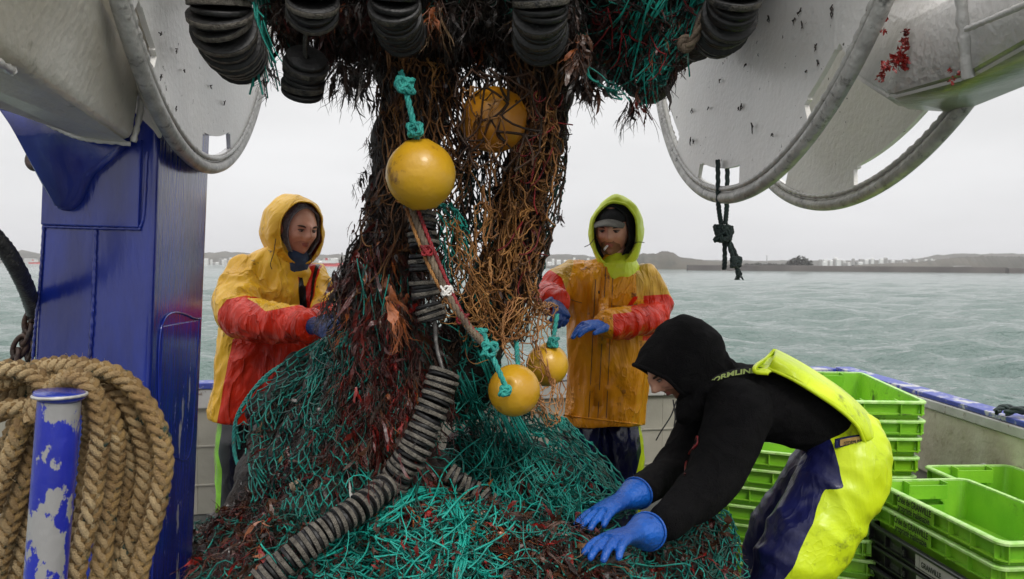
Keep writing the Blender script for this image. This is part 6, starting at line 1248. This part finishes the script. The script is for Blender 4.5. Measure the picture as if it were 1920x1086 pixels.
# ---- man with cap and neon hood in gold and red oilskins
d = 3.45
p2 = empty('person', P(1140, 1090, d), 'fisherman with grey cap, neon hood and cigarette in golden oilskin jacket, right of the net', 'person')
torso = tube([P(1150, 494, d), P(1148, 505, d), P(1146, 530, d), P(1143, 600, d), P(1140, 690, d), P(1134, 788, d)], [rp(r_, d) for r_ in (30, 58, 84, 78, 76, 76)], side=(1, .08, 0), ratio=[.8, .62, .60, .64, .66, .68], n=16, seg=40, power=2.3)
sr = tube([P(1212, 530, d), P(1226, 565, d - .03), P(1222, 598, d - .10), P(1180, 605, d - .24), P(1142, 609, d - .33)], [rp(r_, 3.4) for r_ in (34, 32, 30, 25, 24)], n=14, seg=22)
sl_ = tube([P(1080, 520, d), P(1044, 540, d - .06), P(1028, 552, d - .14), P(1034, 562, d - .26), P(1040, 566, d - .34)], [rp(r_, 3.4) for r_ in (32, 31, 28, 25, 23)], n=12, seg=22)
me = skin_union([torso, sr, sl_], .0085, 5, folds(.018, 8.5, (.1, 0, 1), .35, 6, .35)); flat_hem(me, P(1134, 792, 3.45)[2], 3.2); V = arr(me)
XZ = V[:, [0, 2]]; pz = lambda pp, dd=3.35: Pn([(x, y, dd) for x, y in pp])[:, [0, 2]]
add_zone(me, 'sleeve', np.maximum(np.minimum(sdf_poly(XZ, pz([(1186, 556), (1254, 552), (1275, 570), (1275, 640), (1200, 640), (1134, 632), (1134, 582), (1170, 580)])), np.maximum(3.34 - V[:, 1], V[:, 0] - P(1203, 600, 3.4)[0])), sdf_poly(XZ, pz([(980, 500), (1035, 508), (1052, 520), (1062, 548), (1066, 600), (980, 600)]))))
add_zone(me, 'yoke', np.maximum(sdf_poly(XZ, pz([(1193, 490), (1280, 490), (1280, 562), (1192, 562)])), sdf_poly(XZ, pz([(1030, 480), (1082, 480), (1062, 540), (1040, 540)]))))
m_ = zone_mat(M['oil_gold'].copy(), [('yoke', (.70, .42, .05)), ('sleeve', (.74, .030, .006))]); link('jacket', me, m_, p2, True)
# storm flap: raised double strip with stitched edges down the front
def on_front(pts, bvh, off):
    out = []
    for x, y in pts:
        v = P(x, y, 3.0) - EYE; v /= np.linalg.norm(v); h = bvh.ray_cast(Vector(EYE), Vector(v)); out.append(np.array(h[0]) - v * off if h[0] is not None else P(x, y, 3.25))
    return np.array(out)
jb = BVHTree.FromPolygons([Vector(v) for v in arr(me)], [tuple(p.vertices) for p in me.polygons])
L_, R2_ = on_front([(1125 - .09 * k, 500 + 29 * k) for k in range(0, 11)], jb, .002), None
a_ = on_front([(1128 - 1.6 * k, 500 + 29 * k) for k in range(10)], jb, .006); b_ = on_front([(1144 - 1.7 * k, 500 + 29 * k) for k in range(10)], jb, .006); a0 = on_front([(1127 - 1.6 * k, 500 + 29 * k) for k in range(10)], jb, -.006); b0 = on_front([(1145 - 1.7 * k, 500 + 29 * k) for k in range(10)], jb, -.006)
V = np.concatenate([a_, b_, a0, b0]); Fc = []
for k in range(9): Fc += [(k, 10 + k, 11 + k, k + 1), (20 + k, k, k + 1, 21 + k), (10 + k, 30 + k, 31 + k, 11 + k)]
Fc.append((9, 19, 39, 29)); link('storm_flap', mesh(V, Fc), M['oil_gold'], p2, True)
for s_, nm in (((1118, 1104), 'seam'), ((1136, 1121), 'seam'), ((1150, 1137), 'seam')):
    q_ = on_front([(s_[0] + (s_[1] - s_[0]) * k / 12, 502 + 23.5 * k) for k in range(13)], jb, .001 if s_[0] != 1136 else .007); V, Fc = strands(q_[None], .0016, 5); link(nm, fast_mesh(V, Fc), M['weed_brown'], p2, True)
for pts in ([(1064, 560), (1090, 568), (1118, 572)], [(1146, 574), (1180, 574), (1195, 570)]):
    q_ = on_front(pts, jb, .001); V, Fc = strands(catmull(q_, 12)[None], .0015, 5); link('seam', fast_mesh(V, Fc), M['weed_brown'], p2, True)
V, Fc = bevel_box(*(P(1123, 548, 3.45 - .215)), .006, .004, .012, .001); link('press_stud', mesh(V, Fc), M['black_cloth'], p2)
q_ = on_front([(1058 + 7.6 * k, 779 + .9 * k) for k in range(20)], jb, 0.0); V, Fc = strands(q_[None], .004, 6); link('hem', fast_mesh(V, Fc), M['oil_gold'], p2, True)
hc = P(1148, 431, d - .03); face = np.array([-.30, -1.0, -.24])
hd, Rm = head(p2, hc, face, (0.02, 0, 1), M['skin2'], .98, beard=True)
V, Fc = tube([P(1152, 505, d), P(1150, 470, d)], .056, seg=20); link('neck', mesh(V, Fc), M['skin2'], p2, True)
Rh = frame_from(face * np.array([.7, 1, .3]), (.03, 0, 1))
hood_shell(p2, hc + np.array([.020, .015, -.010]), Rh, M['neon_hood'], .112, .122, .156, back=.038, open_x=.094, open_z=.132, open_c=-.004, lining=M['neon_hood'], thick=.005, rim=.006, tip=-.01)
hood_shell(p2, hc + np.array([.006, .008, 0]), Rm, M['black_cloth'], .088, .100, .126, back=.052, open_x=.074, open_z=.112, thick=.006, rim=.005, name='balaclava')
me = skin_union([tube([P(1158, 526, d - .01), P(1158, 514, d - .02)], [.100, .098], seg=30, ratio=1.0)], .008, 3, folds(.008, 18, (1, 0, 0), .5, 4)); link('collar', me, M['neon_hood'], p2, True)
# cap: crown and a curved peak that shades the eyes
n = 15; V = []
for i, r_ in enumerate((0, .35, .7, 1)):
    for j in range(n):
        t = -1 + 2 * j / (n - 1); V.append((t * .066 * (1 - .10 * r_ ** 2), .080 - .012 * t * t + r_ * (.080 - .060 * t * t), .060 - .014 * r_ - .020 * t * t - .004 * (1 - t * t) * 0))
Vt = np.array(V); Vb = Vt - np.array([0, 0, .004]); k = len(Vt); Fc = []
for i in range(3):
    for j in range(n - 1): q_ = (i * n + j, i * n + j + 1, (i + 1) * n + j + 1, (i + 1) * n + j); Fc.append(q_); Fc.append(tuple(v + k for v in q_[::-1]))
for j in range(n - 1): Fc.append((3 * n + j, 3 * n + j + 1, k + 3 * n + j + 1, k + 3 * n + j))
co = link('cap', mesh(put(np.concatenate([Vt, Vb]), hc, Rm, 1.0), Fc), M['cap'], p2, True)
V, Fc = ellipsoid((0, -.008, .050), (.076, .090, .058), seg=32); keep = V[:, 2] > .040; V[:, 2] = np.maximum(V[:, 2], .042); link('crown', mesh(put(V, hc, Rm), Fc), M['black_cloth'], co, True)
V, Fc = strands(put(np.array([[(.004, .098, -.050), (.008, .115, -.054), (.012, .135, -.060)]]).reshape(-1, 3), hc, Rm)[None], .0042, 8); tag(link('cigarette', fast_mesh(V, Fc), M['paper'], None, True), 'white cigarette between the lips of the man with the grey cap', 'cigarette')
drawcord(p2, [(1114, 448, d - .1), (1106, 458, d - .16), (1096, 463, d - .2)]); drawcord(p2, [(1186, 458, d - .1), (1196, 454, d - .14), (1208, 455, d - .18)])
hand(p2, P(1136, 608, d - .34), P(1080, 612, d - .42), (0, .2, -1), M['glove'], 1.0, curl=(.22, .28, .36, .45), thumb=.2, cuff=.035, cuff_r=.036, side=1, spread=.05)
hand(p2, P(1040, 566, d - .36), P(1062, 596, d - .48), (-.6, .4, -.6), M['glove_dark'], 1.0, curl=(.7, .75, .8, .85), thumb=.5, cuff=.03, cuff_r=.036, side=-1)
me = skin_union([tube([P(1160, 755, d + .02), P(1166, 820, d), P(1166, 900, d), P(1160, 1000, d), P(1158, 1095, d)], [rp(r_, d) for r_ in (30, 38, 38, 38, 38)], n=14, seg=24, ratio=1.1), tube([P(1108, 755, d + .02), P(1096, 830, d), P(1095, 960, d), P(1095, 1095, d)], [rp(r_, d) for r_ in (30, 40, 40, 38)], n=14, seg=24)], .010, 4, folds(.016, 8, (.3, 0, 1), .5, 8))
panel(me, 'flash', [(1192, 780), (1230, 780), (1230, 1100), (1196, 1100), (1186, 880), (1198, 840)], d); m_ = zone_mat(M['navy'].copy(), [('flash', (.60, .74, .02))]); link('trousers', me, m_, p2, True)

# ---- man in black fleece bending over the net
p3 = empty('person', P(1480, 1250, 2.75), 'man in black hooded fleece and neon bib trousers bending down to the net, right', 'person')
d = 2.80
body = [tube([P(1600, 838, d), P(1540, 790, d), P(1470, 765, d), P(1400, 750, d), P(1345, 725, d), P(1310, 705, d)], [rp(r_, d) for r_ in (66, 78, 86, 86, 62, 44)], side=(0, 1, 0), ratio=[.80, .80, .78, .78, .85, 1], n=20, seg=36),
        tube([P(1385, 770, d - .14), P(1362, 840, d - .2), P(1330, 905, d - .26), P(1285, 948, d - .34), P(1250, 978, d - .40)], [rp(r_, 2.5) for r_ in (66, 58, 50, 40, 33)], n=16, seg=24),
        tube([P(1320, 775, d + .16), P(1300, 830, d + .14), P(1268, 872, d + .06), P(1240, 896, d - .06), P(1205, 917, d - .26)], [rp(r_, 2.85) for r_ in (50, 44, 38, 31, 26)], n=14, seg=22)]
me = skin_union(body, .0085, 5, folds(.011, 8, (1, 0, .5), .5, 9)); link('fleece', me, M['fleece'], p3, True); fleece_me = me
fb = BVHTree.FromPolygons([Vector(v) for v in arr(me)], [tuple(p.vertices) for p in me.polygons])
hc = P(1262, 688, d - .02); face = np.array([-1.0, -.30, -.95]); up = (-1, 0, 1)
hd, Rm = head(p3, hc, face, up, M['skin2'], .96, beard=True)
V, Fc = tube([P(1322, 725, d), P(1285, 705, d)], .058, seg=20); link('neck', mesh(V, Fc), M['black_cloth'], p3, True)
Rh = frame_from(np.array([-.85, -.12, -1.05]), up)
hood_shell(p3, hc + np.array([.012, .0, .004]), Rh, M['fleece'], .112, .125, .132, back=.058, open_x=.092, open_z=.108, open_c=.006, thick=.008, rim=.008, tip=.022, nape=.2)
me = skin_union([tube([P(1340, 720, d), P(1318, 690, d), P(1300, 660, d)], [rp(46, d), rp(52, d), rp(40, d)], seg=24, side=(0, 1, 0)), tube([P(1350, 700, d - .02), P(1310, 740, d - .06), P(1290, 770, d - .06)], [rp(34, d), rp(34, d), rp(26, d)], seg=20)], .009, 4, folds(.012, 13, (0, 1, 0), .6, 10)); link('hood_drape', me, M['fleece'], p3, True)
for pts in ([(1268, 752, 2.62), (1258, 780, 2.58), (1240, 808, 2.56), (1230, 826, 2.56)], [(1262, 750, 2.6), (1266, 780, 2.56), (1264, 800, 2.56)]): drawcord(p3, pts, r=.0024)
def on_f(x, y, off, bvh=fb):
    v = P(x, y, 2.5) - EYE; v /= np.linalg.norm(v); h = bvh.ray_cast(Vector(EYE), Vector(v)); return np.array(h[0]) - v * off if h[0] is not None else P(x, y, 2.6)
q_ = np.array([on_f(x, y, .009) for x, y in ((1306, 818), (1302, 836), (1292, 850), (1286, 868), (1284, 890))]); V, Fc = strands(catmull(q_, 16)[None], .0034, 6); link('sleeve_zip', fast_mesh(V, Fc), M['weed_bright'], p3, True)
q_ = np.array([on_f(x, y, .010) for x, y in ((1308, 818), (1307, 832), (1299, 842))]); V, Fc = strands(catmull(q_, 8)[None], .003, 6); link('zip_pull', fast_mesh(V, Fc), M['rope_red'], p3, True)
hand(p3, P(1168, 938, d - .36), P(1100, 972, d - .50), (.1, -.25, -1), M['glove'], 1.22, curl=(.10, .12, .16, .20), thumb=.35, cuff=.055, cuff_r=.040, side=-1, spread=.04)
hand(p3, P(1188, 1002, d - .62), P(1115, 1018, d - .78), (.1, -.2, -1), M['glove'], 1.22, curl=(.16, .2, .26, .32), thumb=.3, cuff=.055, cuff_r=.042, side=-1, spread=.05)
legs = [tube([P(1592, 835, d - .06), P(1588, 880, d - .10), P(1545, 960, d - .14), P(1500, 1040, d - .18), P(1478, 1100, d - .18), P(1478, 1250, d - .10), P(1490, 1400, d - .05)], [rp(r_, 2.7) for r_ in (72, 76, 76, 74, 70, 56, 48)], side=(1, 0, .5), ratio=[.9, .9, .85, .85, .85, .9, .9], n=22, seg=32),
        tube([P(1560, 860, d + .14), P(1500, 940, d + .20), P(1450, 1000, d + .22), P(1438, 1100, d + .24), P(1450, 1280, d + .24)], [rp(r_, 2.9) for r_ in (64, 54, 48, 46, 42)], n=16, seg=26),
        tube([P(1606, 800, d), P(1600, 850, d)], [rp(48, d), rp(56, d)], side=(0, 1, 0), ratio=.8, seg=28)]
me = skin_union(legs, .0095, 4, folds(.016, 7.5, (.7, 0, -.45), .40, 12)); V = arr(me)
nv = Pn([(x, y, 2.66) for x, y in [(1340, 800), (1556, 800), (1560, 900), (1532, 906), (1480, 990), (1428, 1086), (1400, 1180), (1300, 1200)]])[:, [0, 2]]
add_zone(me, 'navy', np.maximum(sdf_poly(V[:, [0, 2]], nv), V[:, 1] - (d + .06)))
m_ = zone_mat(M['neon'].copy(), [('navy', (.007, .009, .062))]); link('trousers', me, m_, p3, True)
tb = BVHTree.FromPolygons([Vector(v) for v in V], [tuple(p.vertices) for p in me.polygons])
def near_surface(x, y, off):
    a1 = on_f(x, y, off, tb); a2 = on_f(x, y, off, fb); return a1 if a1[1] < a2[1] else a2
# rolled-up bib over the back: thick neon strip from hip to shoulder
up_ = [(1452, 657, 2.86), (1490, 676, 2.86), (1540, 706, 2.86), (1590, 742, 2.86), (1632, 784, 2.86), (1652, 822, 2.84)]
lo_ = [(1440, 690, 2.66), (1484, 710, 2.62), (1530, 738, 2.60), (1574, 768, 2.60), (1606, 798, 2.60), (1622, 830, 2.62)]
mid = [((a[0] + b[0]) / 2 + 4, (a[1] + b[1]) / 2 - 4, 2.66) for a, b in zip(up_, lo_)]; bk_ = [(a[0] - 6, a[1] + 4, 3.0) for a in up_]
rows = [catmull(Pn(np.array(r_)), 24) for r_ in (bk_, up_, mid, lo_)]; nr = 14; G_ = np.stack([catmull(np.array([r_[k] for r_ in rows]), nr) for k in range(24)])
G_ = G_ + (np.array([0, -1, .4]) * .007)[None, None] * nz(G_.reshape(-1, 3), 12, 4).reshape(24, nr)[..., None]
idx = np.arange(24 * nr).reshape(24, nr); Fc = np.stack([idx[:-1, :-1], idx[1:, :-1], idx[1:, 1:], idx[:-1, 1:]], -1).reshape(-1, 4)
me = fast_mesh(G_.reshape(-1, 3), Fc); o = bpy.data.objects.new('t', me); COL.objects.link(o); s_ = o.modifiers.new('s', 'SOLIDIFY'); s_.thickness = .014; s_.offset = 0; b2 = o.modifiers.new('b', 'SUBSURF'); b2.levels = 1; out = evaluate(o); bpy.data.objects.remove(o); link('bib', out, M['neon'], p3, True)
for r_ in (rows[3], rows[1]): V, Fc = strands(r_[None], .0065, 8); link('bib_hem', fast_mesh(V, Fc), M['neon'], p3, True)
q_ = catmull(Pn(np.array([(1452, 657, 2.85), (1438, 672, 2.82), (1418, 686, 2.68), (1416, 697, 2.64), (1440, 700, 2.64)])), 16); V, Fc = strands(q_[None], .0075, 8); link('bib_corner', fast_mesh(V, Fc), M['neon'], p3, True)
V = np.array([P(1452, 660, 2.86), P(1470, 684, 2.66), P(1440, 700, 2.645), P(1416, 696, 2.65), P(1418, 688, 2.7), P(1440, 678, 2.8)]); V = np.concatenate([V, V + np.array([.004, .008, -.004])]); link('bib_flap', mesh(V, [(0, 1, 2, 3, 4, 5), (11, 10, 9, 8, 7, 6)] + [(i, i + 6, (i + 1) % 6 + 6, (i + 1) % 6) for i in range(6)]), M['neon'], p3)
# strap with lettering
sp = np.array([on_f(x, y, .004) for x, y in ((1318, 726), (1345, 710), (1375, 699), (1405, 693), (1424, 691))]); sp[:, 1] = np.minimum(sp[:, 1], 2.70); sp = catmull(sp, 16)
W_u = np.array([0, -.2, 1.0]) * .0125; V = np.concatenate([sp + W_u, sp - W_u, sp + W_u + np.array([0, .004, 0]), sp - W_u + np.array([0, .004, 0])]); k = 16; Fc = []
for i in range(15): Fc += [(i, i + 1, k + i + 1, k + i), (2 * k + i, 3 * k + i, 3 * k + i + 1, 2 * k + i + 1), (i, 2 * k + i, 2 * k + i + 1, i + 1), (k + i, k + i + 1, 3 * k + i + 1, 3 * k + i)]
st_ = link('shoulder_strap', mesh(V, Fc), M['black_cloth'], p3, True)
cu = bpy.data.curves.new('t', 'FONT'); cu.body = 'STORMLINE'; cu.size = .0235; cu.extrude = .0003; cu.offset = .0008; o = bpy.data.objects.new('t', cu); COL.objects.link(o); tme = evaluate(o); bpy.data.objects.remove(o); V = arr(tme); w_ = V[:, 0].max()
t_ = V[:, 0] / w_ * .80 * 15 + .2; i_ = np.clip(t_.astype(int), 0, 14); f_ = (t_ - i_)[:, None]; base = sp[i_] * (1 - f_) + sp[i_ + 1] * f_; W = base + ((V[:, 1] - .008) / .0125)[:, None] * W_u + np.array([0, -1, 0]) * (.0022 + V[:, 2])[:, None]
tme.vertices.foreach_set('co', W.astype(np.float32).ravel()); tme.update(); tme.materials.clear(); link('lettering', tme, M['print_neon'], st_)
# waistband pocket tag
tg = np.array([near_surface(x, y, .006) for x, y in ((1560, 829), (1590, 826), (1620, 824), (1646, 824))]); tg[:, 1] = tg[:, 1].min() + np.array([.0, .0, .008, .03]); tg = catmull(tg, 10); hu = np.array([0, 0, 1.0]) * .012
def band_mesh(c, hu, th): 
    n = len(c); V = np.concatenate([c + hu, c - hu, c + hu + th, c - hu + th]); Fc = []
    for i in range(n - 1): Fc += [(i, i + 1, n + i + 1, n + i), (2 * n + i, 3 * n + i, 3 * n + i + 1, 2 * n + i + 1), (i, 2 * n + i, 2 * n + i + 1, i + 1), (n + i, n + i + 1, 3 * n + i + 1, 3 * n + i)]
    Fc += [(0, n, 3 * n, 2 * n), (n - 1, 3 * n - 1, 4 * n - 1, 2 * n - 1)]; return mesh(V, Fc)
wbn = link('waistband', band_mesh(tg, hu * 1.25, np.array([0, .006, 0])), M['navy'], p3); link('tag', band_mesh(tg[1:8] + np.array([0, -.003, 0]), hu * .85, np.array([0, .002, 0])), M['gold_tag'], wbn)
text_mesh('STORMLINE', .017, tg[7] - tg[1], (0, 0, 1), tg[1] + np.array([.012, -.006, -.006]), M['print_black'], 'lettering', wbn, squeeze=.72, lift=.002)
